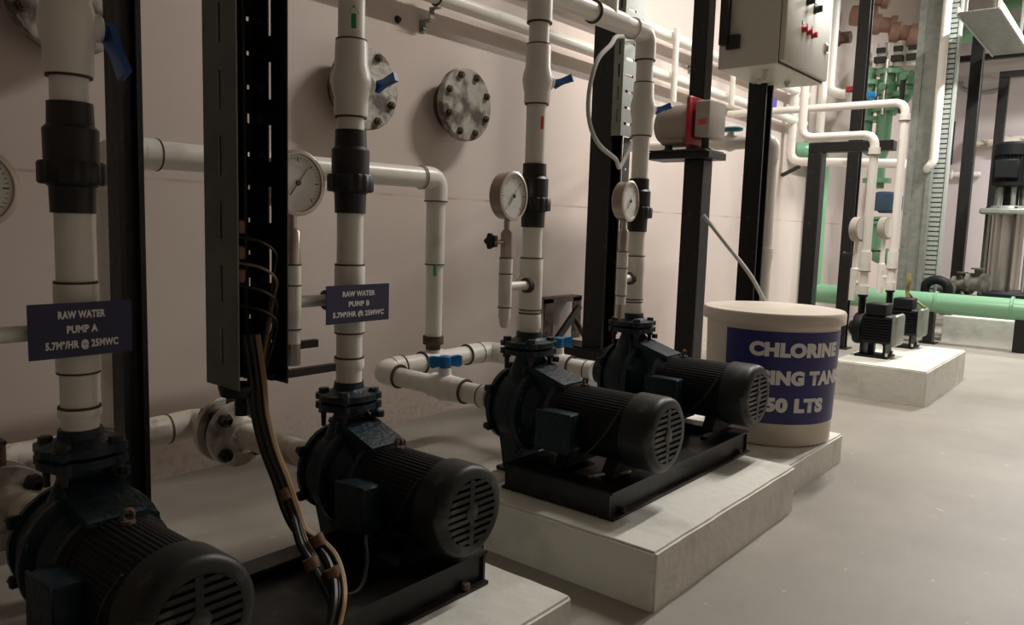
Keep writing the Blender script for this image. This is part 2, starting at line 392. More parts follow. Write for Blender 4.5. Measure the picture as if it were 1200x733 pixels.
    bm = NB(); tube(bm, [Vector((.009 * math.cos(a), -.2, ZA + .103 + .009 * math.sin(a))) for a in [2 * PI * i / 14 for i in range(15)]], .004, 8); lathe(bm, [(.08, .014), (.095, .012)], (0, -.2, ZA), (0, 0, 1), 8)
    obj('lifting_eye', bm, RUST, r)
    bm = NB(); tube(bm, spline([(-.075, -.365, .262), (-.096, -.352, .225), (-.098, -.315, .17), (-.105, -.27, .12), (-.1, -.22, .09), (-.1, -.2, .097)]), .0028, 6); obj('motor_lead', bm, WBLK, r)
    return r
pumpC = make_pump('black pump under the third riser, nearer one of the middle pair')
pumpC.location = (1.745, 1.358, .14)
pumpD = dup(pumpC); pumpD.location = (2.312, 1.352, .156)
pumpD['label'] = 'black pump directly left of the chlorine drum, farther one of the middle pair'
pumpB = dup(pumpC); pumpB.location = (1.085, 1.345, .116); pumpB.scale = (.93, .82, .93)
pumpB['label'] = 'black pump below the RAW WATER PUMP B sign with round fan end'
pumpA = dup(pumpC); pumpA.location = (.523, 1.34, .116); pumpA.scale = (.93, .82, .93)
pumpA['label'] = 'black pump below the RAW WATER PUMP A sign at the lower left corner'
for p in (pumpA, pumpB, pumpC, pumpD): p['group'] = 'horizontal centrifugal pumps'

def skid(x0, x1, y0, y1, z, xs, label):
    r = thing('pump_skid', label, 'base frame', ((x0 + x1) / 2, (y0 + y1) / 2, z))
    ox, oy = (x0 + x1) / 2, (y0 + y1) / 2; a, b, c, d = x0 - ox, x1 - ox, y0 - oy, y1 - oy
    def chan(name, p, horiz):   # lipped channel rail: foot flange, web, top flange
        bm = NB()
        if horiz:
            y = p; s = 1 if y < 0 else -1
            box(bm, a, b, min(y, y + s * .045), max(y, y + s * .045), 0.001, .008); box(bm, a, b, min(y + s * .018, y + s * .026), max(y + s * .018, y + s * .026), .008, .064); box(bm, a, b, min(y + s * .006, y + s * .06), max(y + s * .006, y + s * .06), .064, .071)
        else:
            box(bm, p - .03, p + .03, c + .05, d - .05, 0.001, .0075); box(bm, p - .004, p + .004, c + .03, d - .03, .0075, .064); box(bm, p - .032, p + .032, c + .06, d - .06, .0642, .0708)
        return obj(name, bm, SKIDM, r)
    chan('long_rail', c, True); chan('long_rail', d, True)
    for x in (a + .032, b - .032): chan('end_rail', x, False)
    bm = NB(); box(bm, a - .002, a + .004, c + .012, d - .012, .004, .068); obj('end_plate', bm, SKIDM, r)
    bm = NB(); box(bm, b - .004, b + .002, c + .012, d - .012, .004, .068); obj('end_plate', bm, SKIDM, r)
    for x in xs:
        for y in (c + .06, d - .09):
            bm = NB(); box(bm, x - ox - .09, x - ox + .09, y - .03, y + .03, .058, .0705); obj('cross_bar', bm, SKIDM, r)
    for x in (a + .06, b - .06):
        bm = NB(); hexbolt(bm, (x, c + .008, .008), (0, 0, 1), .009, .012); obj('anchor_bolt', bm, RUST, r)
    bm = NB(); box(bm, a + .02, b - .02, c + .05, d - .05, .042, .048); obj('drip_pan', bm, SKIDM, r)
    return r
skid(1.572, 2.40, .945, 1.30, .14, (1.745, 2.312), 'black steel channel skid carrying the middle pair of pumps')
skid(.33, 1.158, .985, 1.30, .116, (.523, 1.085), 'black steel channel skid carrying the two nearest pumps')

# ------------------------------------------------------------------ discharge risers
PR = .0282
def ring(bm, z, r, w=.0035): lathe(bm, [(z - w / 2, r * .97), (z - w / 2, r), (z + w / 2, r), (z + w / 2, r * .97)], (0, 0, 0), (0, 0, 1), 28)
def blade(bm, p, q, w, t):
    """tapered lever from p to q, w wide and t thick"""
    p, q = Vector(p), Vector(q); d = (q - p).normalized(); s = d.cross(V(1, 0, 0)); s = s.normalized() if s.length > .1 else V(0, 1, 0)
    k = d.cross(s).normalized()
    loft(bm, [[p + s * w * a + k * t * b for a, b in ((-1, -1), (1, -1), (1, 1), (-1, 1))], [p.lerp(q, .45) + s * w * .62 * a + k * t * b for a, b in ((-1, -1), (1, -1), (1, 1), (-1, 1))], [q + s * w * .8 * a + k * t * b for a, b in ((-1, -1), (1, -1), (1, 1), (-1, 1))]])
def riser(x, y, zf, ztop, valve, vball, union, tee, low, label, hv, extra=(), hs_=1.0):
    """heights are absolute; geometry is local to (x, y, zf)"""
    r = thing('discharge_riser', label, 'pipe', (x, y, zf), 'vertical discharge pipes above the pumps')
    Z = lambda z: z - zf
    L = [(0.0, low[0]), (low[1], tee[0]), (tee[1], union[0]), (union[1], valve[0]), (valve[1], ztop)]
    for k, (a, b) in enumerate(L):
        a = Z(a) if k else 0.0; b = Z(b)
        if b - a > .005: part('pipe_length', PVC, r, lathe, [(a - (.004 if k else 0), PR), (b + .004, PR)], (0, 0, 0), (0, 0, 1), 28)
    c = PR * 1.17
    part('coupling', PVC, r, lathe, [(Z(low[0]), c * .97), (Z(low[0]) + .004, c), (Z(low[1]) - .004, c), (Z(low[1]), c * .97)], (0, 0, 0), (0, 0, 1), 28)
    bm = NB(); lathe(bm, [(Z(tee[0]), c * .97), (Z(tee[0]) + .004, c), (Z(tee[1]) - .004, c), (Z(tee[1]), c * .97)], (0, 0, 0), (0, 0, 1), 28)
    zt = Z((tee[0] + tee[1]) / 2); lathe(bm, [(.0, .021), (.046, .021), (.048, .019)], (0, 0, zt), (-1, 0, 0), 20)
    obj('tee', bm, PVC, r)
    for z, rr in ((Z(low[1]) + .001, c * .985), (Z(tee[0]) - .001, c * .985), (Z(tee[1]) + .001, c * .985), (Z(valve[0]) - .002, c * 1.02), (Z(valve[1]) + .001, c)):
        part('joint_seam', SEAM, r, ring, z, rr)
    u0, u1 = Z(union[0]), Z(union[1]); h = u1 - u0
    bm = NB(); lathe(bm, [(u0, .033), (u0 + h * .24, .034), (u0 + h * .25, .037), (u0 + h * .27, .037)], (0, 0, 0), (0, 0, 1), 32)
    lathe(bm, [(u0 + h * .46, .040), (u0 + h * .76, .0405), (u0 + h * .80, .034), (u1, .033)], (0, 0, 0), (0, 0, 1), 32)
    un = obj('check_union', bm, UPVC, r, 'black plastic union body')
    bm = NB(); n = 64; A = []; B = []; A2 = []; B2 = []
    for i in range(n):
        a = 2 * PI * i / n; rr = .0495 if i % 4 < 2 else .0475
        for lst, z, q in ((A, u0 + h * .26, .94), (A2, u0 + h * .28, 1), (B2, u0 + h * .45, 1), (B, u0 + h * .47, .94)): lst.append((rr * q * math.cos(a), rr * q * math.sin(a), z))
    loft(bm, [A, A2, B2, B]); obj('union_nut', bm, UPVC, un)
    # ball valve
    v0, v1, vb = Z(valve[0]), Z(valve[1]), Z(vball)
    bm = NB(); q = PR
    lathe(bm, [(v0, q * 1.22), (v0 + .005, q * 1.27), (vb - .034, q * 1.27), (vb - .018, q * 1.42), (vb, q * 1.5), (vb + .018, q * 1.42), (vb + .034, q * 1.25), (v1 - .005, q * 1.2), (v1, q * 1.16)], (0, 0, 0), (0, 0, 1), 32)
    lathe(bm, [(.02, .022), (.044, .022), (.050, .017)], (0, 0, vb), (1, -.25, 0), 20)
    va = obj('ball_valve', bm, PVC, r)
    bm = NB(); a = Vector((1, -.25, 0)).normalized(); s = a * .048 + V(0, 0, vb)
    lathe(bm, [(0, .011), (.018, .011)], s, a, 12); blade(bm, s + a * .010 + V(0, 0, -.004), s + a * .010 + Vector(hv) * hs_, .012 * hs_, .006)
    obj('valve_handle', bm, BLUED, va)
    for col, z0, z1, ang in extra:
        bm = NB(); w_ = .18
        for k in range(4):
            aa = [ang - w_ + 2 * w_ * k / 4, ang - w_ + 2 * w_ * (k + 1) / 4]
            bm.faces.new([bm.verts.new(((PR + .0006) * math.cos(t), (PR + .0006) * math.sin(t), Z(z))) for t, z in ((aa[0], z0), (aa[1], z0), (aa[1], z1), (aa[0], z1))])
        if col is GREENM:
            t0, t1 = ang - .4, ang + .4
            bm.faces.new([bm.verts.new(((PR + .0006) * math.cos(t), (PR + .0006) * math.sin(t), Z(z))) for t, z in ((t0, z1), (t1, z1), (ang, z1 + .018))])
        obj('flow_mark', bm, col, r, 'green flow arrow mark' if col is GREENM else 'red paint mark')
    return r
FZ = .408
AC = math.radians(215)
rC = riser(1.745, 1.358, .14 + FZ, 1.42, (1.187, 1.345), 1.25, (.845, 1.022), (.612, .757), (.556, .60), 'white riser of the third pump, its blue lever left of the black post', (.02, -.05, .014), extra=((REDM, 1.115, 1.15, math.radians(255)),))
rD = riser(2.312, 1.352, .156 + FZ, 1.43, (1.16, 1.33), 1.25, (.84, 1.017), (.612, .757), (.56, .60), 'white riser of the fourth pump, behind the round gauge beside the grey slotted tray', (.02, -.05, .014))
rB = riser(1.085, 1.345, .116 + FZ * .93, 2.6, (1.069, 1.225), 1.14, (.864, 1.04), (.605, .752), (.525, .548), 'white riser carrying the RAW WATER PUMP B sign', (.008, -.055, .016), extra=((GREENM, 1.245, 1.275, math.radians(240)),))
rA = riser(.523, 1.34, .116 + FZ * .93, 2.6, (1.062, 1.215), 1.14, (.847, 1.02), (.59, .735), (.515, .53), 'thick-looking white riser carrying the RAW WATER PUMP A sign, leftmost of all', (.006, -.02, -.045), hs_=1.6)

# upper collector joining riser C and D
r = thing('collector_pipe', 'white horizontal pipe joining the tops of the third and fourth risers', 'pipe', (1.745, 1.358, 1.42))
def rel(pts, o): return [Vector(p) - Vector(o) for p in pts]
O = (1.745, 1.358, 1.42)
bm = NB(); tube(bm, rel([(1.745, 1.358, 1.405), (1.745, 1.358, 1.62)], O), PR * 1.24, 28); tube(bm, rel([(1.745, 1.357, 1.49), (1.86, 1.357, 1.49)], O), PR * 1.15, 24); obj('tee', bm, PVC, r)
bm = NB(); tube(bm, rel([(1.745, 1.358, 1.61), (1.745, 1.358, 2.6)], O), PR, 24); obj('pipe_length', bm, PVC, r)
bm = NB(); tube(bm, rel([(1.85, 1.357, 1.49), (2.25, 1.352, 1.49)], O), PR, 24); obj('pipe_length', bm, PVC, r)
bm = NB(); tube(bm, rel([(2.0, 1.355, 1.49), (2.16, 1.353, 1.49)], O), PR * 1.17, 24); tube(bm, rel([(2.08, 1.354, 1.49), (2.08, 1.354, 1.56)], O), PR * 1.1, 24); obj('branch_tee', bm, PVC, r)
bm = NB(); tube(bm, rel([(2.08, 1.354, 1.55), (2.08, 1.354, 2.6)], O), PR * .7, 20); obj('vent_pipe', bm, PVC, r)
bm = NB(); tube(bm, rel(fillet([(2.225, 1.352, 1.49), (2.312, 1.352, 1.49), (2.312, 1.352, 1.405)], .045), O), PR * 1.2, 24); obj('elbow', bm, PVC, r)
for x in (2.0, 2.228):
    bm = NB(); lathe(bm, [(-.002, PR * 1.15), (-.002, PR * 1.23), (.002, PR * 1.23), (.002, PR * 1.15)], Vector((x, 1.354, 1.49)) - Vector(O), (1, 0, 0), 28); obj('joint_seam', bm, SEAM, r)
bm = NB()
lathe(bm, [(-.002, PR * 1.1), (-.002, PR * 1.25), (.002, PR * 1.25), (.002, PR * 1.1)], Vector((1.745, 1.358, 1.404)) - Vector(O), (0, 0, 1), 28); obj('joint_seam', bm, SEAM, r); bm = NB()
lathe(bm, [(-.002, PR * 1.1), (-.002, PR * 1.21), (.002, PR * 1.21), (.002, PR * 1.1)], Vector((2.312, 1.352, 1.403)) - Vector(O), (0, 0, 1), 28)
obj('joint_seam', bm, SEAM, r)

# ------------------------------------------------------------------ pressure gauges
def gauge(x, y, z, rx, zt, R, knob, tilt, label):
    """dial centre (x, y, z); branch to riser at rx, zt"""
    r = thing('pressure_gauge', label, 'gauge', (x, y, z), 'pressure gauges on the risers')
    bm = NB(); lathe(bm, [(.0, R * .9), (.004, R * .97), (.030, R * .97), (.032, R * 1.03), (.040, R * 1.03), (.042, R * .95), (.042, R * .90), (.036, R * .88), (.036, R * .2)], (0, .02, 0), (0, -1, 0), 40)
    cs = obj('case', bm, CASE, r, 'brushed metal case')
    cs.rotation_euler = (0, 0, tilt)
    part('dial_face', DIAL, cs, lathe, [(.0355, R * .89), (.0372, R * .89)], (0, .02, 0), (0, -1, 0), 40)
    bm = NB(); yy = .02 - .0376
    for k in range(31):
        a = math.radians(225 - k * 9); L = .14 if k % 5 == 0 else .07; w_ = .0011 if k % 5 == 0 else .0006
        d = V(math.cos(a), 0, math.sin(a)); s = V(-d.z, 0, d.x)
        p, q = d * R * (.80 - L) + V(0, yy, 0), d * R * .80 + V(0, yy, 0)
        bm.faces.new([bm.verts.new(v) for v in (p - s * w_, q - s * w_, q + s * w_, p + s * w_)])
    obj('dial_ticks', bm, INK, cs, flat=True)
    bm = NB(); d = V(math.cos(math.radians(52)), 0, math.sin(math.radians(52))); s = V(-d.z, 0, d.x); c = V(0, yy - .002, 0)
    bm.faces.new([bm.verts.new(v) for v in (c - d * R * .5 - s * .0013, c + d * R * .7 - s * .0006, c + d * R * .7 + s * .0006, c - d * R * .5 + s * .0013)])
    lathe(bm, [(0, R * .09), (.003, R * .08)], c, (0, -1, 0), 12); obj('needle', bm, INK, cs, flat=True)
    Zt = zt - z
    bm = NB(); lathe(bm, [(-R - .03, .008), (-R + .002, .009)], (0, 0, 0), (0, 0, 1), 12); lathe(bm, [(-R - .10, .0165), (-R - .034, .0165), (-R - .026, .011)], (0, 0, 0), (0, 0, 1), 6 if knob else 20)
    obj('stem', bm, CASE, r)
    bm = NB(); lathe(bm, [(Zt - .055, .018), (-R - .10, .018)], (0, 0, 0), (0, 0, 1), 20); lathe(bm, [(Zt - .085, .0165), (Zt - .055, .0165)], (0, 0, 0), (0, 0, 1), 20)
    lathe(bm, [(0, .0125), (rx - x - .062, .0125)], (0, 0, Zt), (1, 0, 0), 16)
    obj('siphon_tee', bm, PVC, r)
    bm = NB(); lathe(bm, [(Zt - .11, .009), (Zt - .098, .0135), (Zt - .085, .0145)], (0, 0, 0), (0, 0, 1), 12) if knob else lathe(bm, [(Zt - .13, .0165), (Zt - .085, .0165)], (0, 0, 0), (0, 0, 1), 8)
    obj('end_plug', bm, PVC if knob else CASE, r)
    for zz in (Zt - .055, Zt + .035, -R - .10): part('joint_seam', SEAM, r, lathe, [(zz - .0015, .0155), (zz - .0015, .0185), (zz + .0015, .0185), (zz + .0015, .0155)], (0, 0, 0), (0, 0, 1), 18)
    d0 = rx - x - .062
    for q in (-.001, .008): part('branch_seam', SEAM, r, lathe, [(d0 + q - .002, .012), (d0 + q - .002, .0215), (d0 + q + .002, .0215), (d0 + q + .002, .012)], (0, 0, Zt), (1, 0, 0), 20)
    if knob:
        bm = NB(); tube(bm, [(-.01, 0, -R - .058), (-.045, .008, -R - .056)], .006, 10); kn = obj('needle_valve_spindle', bm, CASE, r)
        bm = NB(); n = 30; A = [];
        for t, f in ((0, .7), (.004, 1), (.014, 1), (.018, .7)):
            A.append([V(-.044 - t, .008 + (.019 + .003 * math.cos(5 * 2 * PI * i / n)) * f * math.cos(2 * PI * i / n), -R - .056 + (.019 + .003 * math.cos(5 * 2 * PI * i / n)) * f * math.sin(2 * PI * i / n)) for i in range(n)])
        loft(bm, A); obj('knob', bm, UPVC, kn)
    return r
gauge(1.592, 1.325, .925, 1.745, .685, .063, True, math.radians(5), 'round pressure gauge with black knob left of the third riser')
gauge(2.200, 1.335, .938, 2.312, .685, .064, False, math.radians(6), 'round pressure gauge on the fourth riser, in front of the tall black post')
gauge(.938, 1.345, .920, 1.085, .679, .064, False, math.radians(2), 'pressure gauge half hidden by the open cable tray')
gauge(.370, 1.31, .880, .523, .663, .060, False, 0, 'pressure gauge cut by the left edge of the picture')

# ------------------------------------------------------------------ signs on the risers
def sign(x0, x1, y, z0, z1, lines, label, ang=0):
    w_, h = x1 - x0, z1 - z0
    r = thing('pump_sign', label, 'sign', ((x0 + x1) / 2, y, (z0 + z1) / 2))
    bm = NB(); box(bm, -w_ / 2, w_ / 2, 0, .003, -h / 2, h / 2); obj('sign_board', bm, SIGN, r)
    for body, sz, cz, wd in lines:
        me = textmesh(body, sz * .95, .00075, 1.08)
        xs = [v.co.x for v in me.vertices]; cur = max(xs) - min(xs); mid = (max(xs) + min(xs)) / 2; k = wd / cur
        ys = [v.co.y for v in me.vertices]; my = (max(ys) + min(ys)) / 2
        for v in me.vertices: v.co = Vector(((v.co.x - mid) * k, -.0006, v.co.y - my + cz))
        me.materials.append(LETTER); o = bpy.data.objects.new('lettering', me); COL.objects.link(o); o.parent = r
    bm = NB(); tube(bm, [(0, .002, 0), (0, .035, 0)], .006, 8); obj('mount_screw', bm, BOLTM, r)
    return r
L3 = '5.7M\u00b3/HR @ 25MWC'
sign(.432, .585, 1.283, .624, .709, (('RAW WATER', .0165, .024, .070), ('PUMP A', .0165, .001, .046), (L3, .0165, -.024, .108)), 'small blue sign reading RAW WATER PUMP A')
sign(.982, 1.150, 1.290, .634, .714, (('RAW WATER', .0155, .0215, .088), ('PUMP B', .0155, .0, .056), (L3, .0155, -.0225, .138)), 'small blue sign reading RAW WATER PUMP B')

# ------------------------------------------------------------------ suction side
def pipething(name, label, cat, o, segs, group=None):
    r = thing(name, label, cat, o, group)
    for nm, m, pts, rad, fr in segs:
        bm = NB(); tube(bm, rel(fillet(pts, fr) if fr else pts, o), rad, 24); obj(nm, bm, m, r)
    return r
def seams(parent, o, lst):
    for p, ax, rr in lst:
        bm = NB(); lathe(bm, [(-.002, rr * .9), (-.002, rr), (.002, rr), (.002, rr * .9)], Vector(p) - Vector(o), ax, 26); obj('joint_seam', bm, SEAM, parent)
SR = .034
zs = .335; yh = 1.99
o = (1.75, yh, zs)
r = pipething('suction_header', 'white suction header running behind the middle pumps near the floor', 'pipe', o, [
    ('header_pipe', PVC, [(1.79, yh, zs + .01), (2.24, yh, zs + .015)], SR, 0),
    ('coupling', PVC, [(1.79, yh, zs + .01), (1.83, yh, zs + .01)], SR * 1.16, 0),
    ('coupling', PVC, [(1.935, yh, zs + .012), (2.04, yh, zs + .012)], SR * 1.16, 0),
    ('coupling', PVC, [(2.17, yh, zs + .015), (2.25, yh, zs + .015)], SR * 1.16, 0),
    ('elbow', PVC, [(2.23, yh, zs + .015), (2.312, yh, zs + .012), (2.312, 1.88, zs + .01)], SR * 1.17, .06),
    ('elbow', PVC, [(1.83, yh, zs + .01), (1.745, yh, zs + .002), (1.745, 1.9, zs)], SR * 1.17, .06),
    ('branch_pipe', PVC, [(1.745, 1.905, zs - .002), (1.745, 1.50, .33)], SR * .93, 0),
    ('branch_pipe', PVC, [(2.312, 1.90, zs + .01), (2.312, 1.50, .338)], SR * .93, 0),
    ('coupling', PVC, [(1.745, 1.60, .332), (1.745, 1.70, .332)], SR * 1.13, 0),
    ('coupling', PVC, [(2.312, 1.60, .342), (2.312, 1.70, .342)], SR * 1.13, 0),
    ('nipple', PVC, [(1.745, 1.50, .33), (1.745, 1.53, .33)], SR * 1.03, 0),
    ('nipple', PVC, [(2.312, 1.50, .338), (2.312, 1.53, .338)], SR * 1.03, 0)])
seams(r, o, [((1.745, 1.60, .332), (0, 1, 0), SR * 1.16), ((1.745, 1.53, .33), (0, 1, 0), SR * 1.06), ((2.312, 1.60, .342), (0, 1, 0), SR * 1.16), ((2.312, 1.53, .338), (0, 1, 0), SR * 1.06),
             ((1.935, yh, zs + .012), (1, 0, 0), SR * 1.2), ((2.17, yh, zs + .015), (1, 0, 0), SR * 1.2), ((2.24, yh, zs + .015), (1, 0, 0), SR * 1.2), ((1.835, yh, zs + .01), (1, 0, 0), SR * 1.2), ((1.745, 1.9, zs), (0, 1, 0), SR * 1.2), ((2.312, 1.88, zs + .01), (0, 1, 0), SR * 1.2)])
def wing_valve(x, y, z, label):
    r = thing('isolation_valve', label, 'valve', (x, y, z))
    bm = NB(); lathe(bm, [(-.052, .036), (-.05, .040), (-.022, .040), (-.012, .044), (.012, .044), (.022, .040), (.05, .040), (.052, .036)], (0, 0, 0), (0, 1, 0), 28); lathe(bm, [(.02, .022), (.062, .021)], (0, 0, 0), (0, 0, 1), 20); obj('valve_body', bm, PVC, r)
    bm = NB(); lathe(bm, [(.06, .016), (.07, .019), (.098, .019), (.101, .015)], (0, 0, 0), (0, 0, 1), 16)
    for s in (-1, 1):
        prism(bm, [(s * .014, .070), (s * .046, .064), (s * .054, .070), (s * .054, .098), (s * .046, .102), (s * .014, .098)], -.009, .009, 'xz')
    h = obj('wing_handle', bm, BLUE, r, 'bright blue wing handle'); h.rotation_euler = (0, 0, math.radians(-25))
    return r
wing_valve(1.745, 1.69, .332, 'white valve with bright blue wing handle behind the second and third pumps')
wing_valve(2.312, 1.66, .342, 'white valve with bright blue wing handle beside the third pump flange')
# overhead return pipe along the wall with the drop leg
o = (1.9, yh, 1.005); ur = .036
r = pipething('return_pipe', 'white pipe running level along the wall and dropping to the suction header', 'pipe', o, [
    ('elbow', PVC, [(.86, yh, .90), (.86, yh, 1.0), (.95, yh, 1.0)], ur * 1.12, .06),
    ('pipe_length', PVC, [(.86, yh, .315), (.86, yh, .92)], ur * .84, 0),
    ('pipe_length', PVC, [(.93, yh, 1.0), (1.93, yh, 1.005)], ur, 0),
    ('elbow', PVC, [(1.91, yh, 1.005), (1.99, yh, 1.005), (1.99, yh, .925)], ur * 1.13, .05),
    ('pipe_length', PVC, [(1.99, yh, .93), (1.99, yh, .43)], ur * .84, 0),
    ('coupling', PVC, [(1.99, yh, .70), (1.99, yh, .94)], ur * .95, 0),
    ('coupling', PVC, [(.94, yh, 1.0), (.98, yh, 1.0)], ur * 1.13, 0),
    ('rusty_union', RUST, [(1.99, yh, .44), (1.99, yh, .41)], ur * 1.05, 0),
    ('rusty_union', RUST, [(1.99, yh, .425), (1.99, yh, .39)], ur * .75, 0),
    ('nipple', PVC, [(1.99, yh, .41), (1.99, yh, .35)], ur * .72, 0)])
seams(r, o, [((1.915, yh, 1.005), (1, 0, 0), ur * 1.17), ((1.99, yh, .925), (0, 0, 1), ur * 1.17), ((.98, yh, 1.0), (1, 0, 0), ur * 1.16), ((1.99, yh, .70), (0, 0, 1), ur)])
bm = NB(); box(bm, 1.9635, 1.9715, yh - .0305, yh - .022, .66, .70); move_o = obj('flow_mark', bm, GREENM, r, 'green paint mark'); move(move_o, -Vector(o))
# near header feeding pumps A and B
o = (1.0, 2.0, .275)
r = pipething('near_suction_header', 'dirty white suction header low on the wall behind the two nearest pumps', 'pipe', o, [
    ('header_pipe', PVC_D, [(-.5, 2.0, .275), (1.02, 2.0, .275)], SR, 0),
    ('coupling', PVC_D, [(.93, 2.0, .275), (1.0, 2.0, .275)], SR * 1.15, 0),
    ('elbow', PVC_D, [(1.0, 2.0, .275), (1.085, 2.0, .28), (1.085, 1.88, .285)], SR * 1.15, .06),
    ('branch_pipe', PVC_D, [(1.085, 1.78, .288), (1.085, 1.44, .293)], SR * .95, 0),
    ('branch_pipe', PVC_D, [(.523, 2.0, .28), (.523, 1.44, .293)], SR, 0)])
seams(r, o, [((1.0, 2.0, .275), (1, 0, 0), SR * 1.19), ((.93, 2.0, .275), (1, 0, 0), SR * 1.19), ((1.085, 1.765, .288), (0, 1, 0), SR * 1.15)])
def flanged_valve(x, y, z, R, label, ax=(0, 1, 0)):
    r = thing('butterfly_valve', label, 'valve', (x, y, z), 'flanged butterfly valves')
    for s, nm in ((1, 'rear_flange'), (-1, 'front_flange')):
        bm = NB(); y0 = .022 * s
        pr = [(y0, .04), (y0, R), (y0 + .018 * s, R), (y0 + .020 * s, R * .6), (y0 + .05 * s, R * .5)]
        lathe(bm, pr if s > 0 else pr[::-1], (0, 0, 0), (0, 1, 0), 36); obj(nm, bm, WFL, r)
    bm = NB(); lathe(bm, [(-.020, R * .72), (-.018, R * .78), (.018, R * .78), (.020, R * .72)], (0, 0, 0), (0, 1, 0), 32); lathe(bm, [(R * .7, .013), (R + .04, .013)], (0, 0, 0), (0, 0, 1), 12); obj('wafer_body', bm, RUST, r)
    for k in range(4):
        a = PI / 4 + k * PI / 2; bm = NB(); c = (R * .76 * math.cos(a), 0, R * .76 * math.sin(a))
        tube(bm, [(c[0], -.07, c[2]), (c[0], .05, c[2])], .0075, 10); hexbolt(bm, (c[0], -.0405, c[2]), (0, -1, 0), .0175, .016); lathe(bm, [(-.07, .0074), (.0545, .0074)], (c[0], 0, c[2]), (0, 1, 0), 8); hexbolt(bm, (c[0], .0405, c[2]), (0, 1, 0), .0175, .014)
        obj('flange_bolt', bm, BOLTM, r)
    part('lever', BOLTM, r, box, -.012, .012, -.012, .10, R + .036, R + .046, .002)
    return r
flanged_valve(1.085, 1.825, .287, .085, 'white flanged butterfly valve with rusty bolts under the open cable tray')
flanged_valve(.50, 1.66, .287, .080, 'white flanged butterfly valve cut by the left picture edge')

# ------------------------------------------------------------------ blank flanges on the wall
def blank(x, z, label, R=.152):
    r = thing('blank_flange', label, 'flange', (x, 2.4, z), 'blanked pipe flanges on the wall')
    part('pipe_stub', FLSTUB, r, lathe, [(-.002, .110), (.004, .110), (.006, .094), (.066, .094)], (0, 0, 0), (0, -1, 0), 40)
    part('weld_neck', FLSTUB, r, lathe, [(.040, .096), (.043, .125), (.060, .125), (.062, .11)], (0, 0, 0), (0, -1, 0), 40)
    part('blank_plate', FLANGE, r, lathe, [(.064, R * .95), (.066, R), (.094, R), (.097, R * .975), (.097, .02)], (0, 0, 0), (0, -1, 0), 48)
    for k in range(8):
        a = PI / 8 + k * PI / 4; c = Vector((R * .82 * math.cos(a), -.097, R * .82 * math.sin(a)))
        bm = NB(); hexbolt(bm, c, (0, -1, 0), .0155, .011); lathe(bm, [(-.050, .008), (.018, .008)], c, (0, -1, 0), 8); lathe(bm, [(-.045, .0155), (-.031, .0155)], c, (0, -1, 0), 6)
        obj('flange_bolt', bm, RUST, r)
    return r
blank(2.482, 1.353, 'round blanked flange on the wall between the second and third risers, fully in view')
blank(1.935, 1.338, 'round blanked flange on the wall half hidden behind the second riser')
blank(.905, 1.42, 'round blanked flange on the wall behind the leftmost riser')

# ------------------------------------------------------------------ pipes high on the wall
def wallpipe(z, r_, label, x0=-.6, x1=6.6):
    r = thing('wall_pipe', label, 'pipe', (2.4, 2.32, z), 'pipes clamped high on the wall')
    part('pipe_length', PVC, r, lathe, [(x0 - 2.4, r_), (x1 - 2.4, r_)], (0, 0, 0), (1, 0, 0), 20)
    return r
wallpipe(1.755, .031, 'lower white pipe clamped along the wall above the blank flanges')
wallpipe(1.985, .033, 'upper white pipe clamped along the wall near the top of the picture')
def clamp(x, z, R, label):
    r = thing('pipe_clamp', label, 'clamp', (x, 2.4, z), 'pipe clamps on the wall')
    bm = NB(); tube(bm, [V(0, -.08 + (R + .003) * math.cos(a), (R + .003) * math.sin(a)) for a in [2 * PI * i / 24 for i in range(25)]], .0035, 8); obj('u_bolt', bm, BOLTM, r)
    bm = NB(); box(bm, -.012, .012, -.10, -.055, -R - .016, -R - .010); box(bm, -.012, .012, -.058, -.053, -R - .055, -R - .010); box(bm, -.014, .010, -.055, -.0, -R - .062, -R - .054); box(bm, -.016, .016, -.006, 0, -R - .10, -R - .054)
    hexbolt(bm, (0, -.006, -R - .083), (0, -1, 0), .010, .010); obj('bracket', bm, GALV, r)
    return r
clamp(2.30, 1.755, .031, 'metal clamp on the lower wall pipe above the blank flange'); clamp(4.73, 1.755, .031, 'metal clamp on the lower wall pipe beyond the fourth riser'); clamp(4.66, 1.985, .033, 'metal clamp on the upper wall pipe beyond the fourth riser')
bm = NB(); hexbolt(bm, (0, 0, 0), (0, -1, 0), .010, .014); lathe(bm, [(0, .016), (.004, .014)], (0, 0, 0), (0, -1, 0), 12); t_ = obj('wall_anchor', bm, BOLTM); t_.location = (2.165, 2.4, 1.647); tag(t_, 'small dark anchor bolt in the wall left of the pipe clamp', 'bolt')
for x, za, zb, lb in ((4.22, 1.60, 2.02, 'thin white vertical conduit on the wall right of the fourth riser'), (5.03, 1.69, 2.6, 'thin white vertical conduit on the wall under the grey control panel')):
    bm = NB(); tube(bm, [(0, 0, 0), (0, 0, zb - za)], .018, 12); t_ = obj('wall_conduit', bm, PVC); t_.location = (x, 2.265, za); tag(t_, lb, 'pipe')

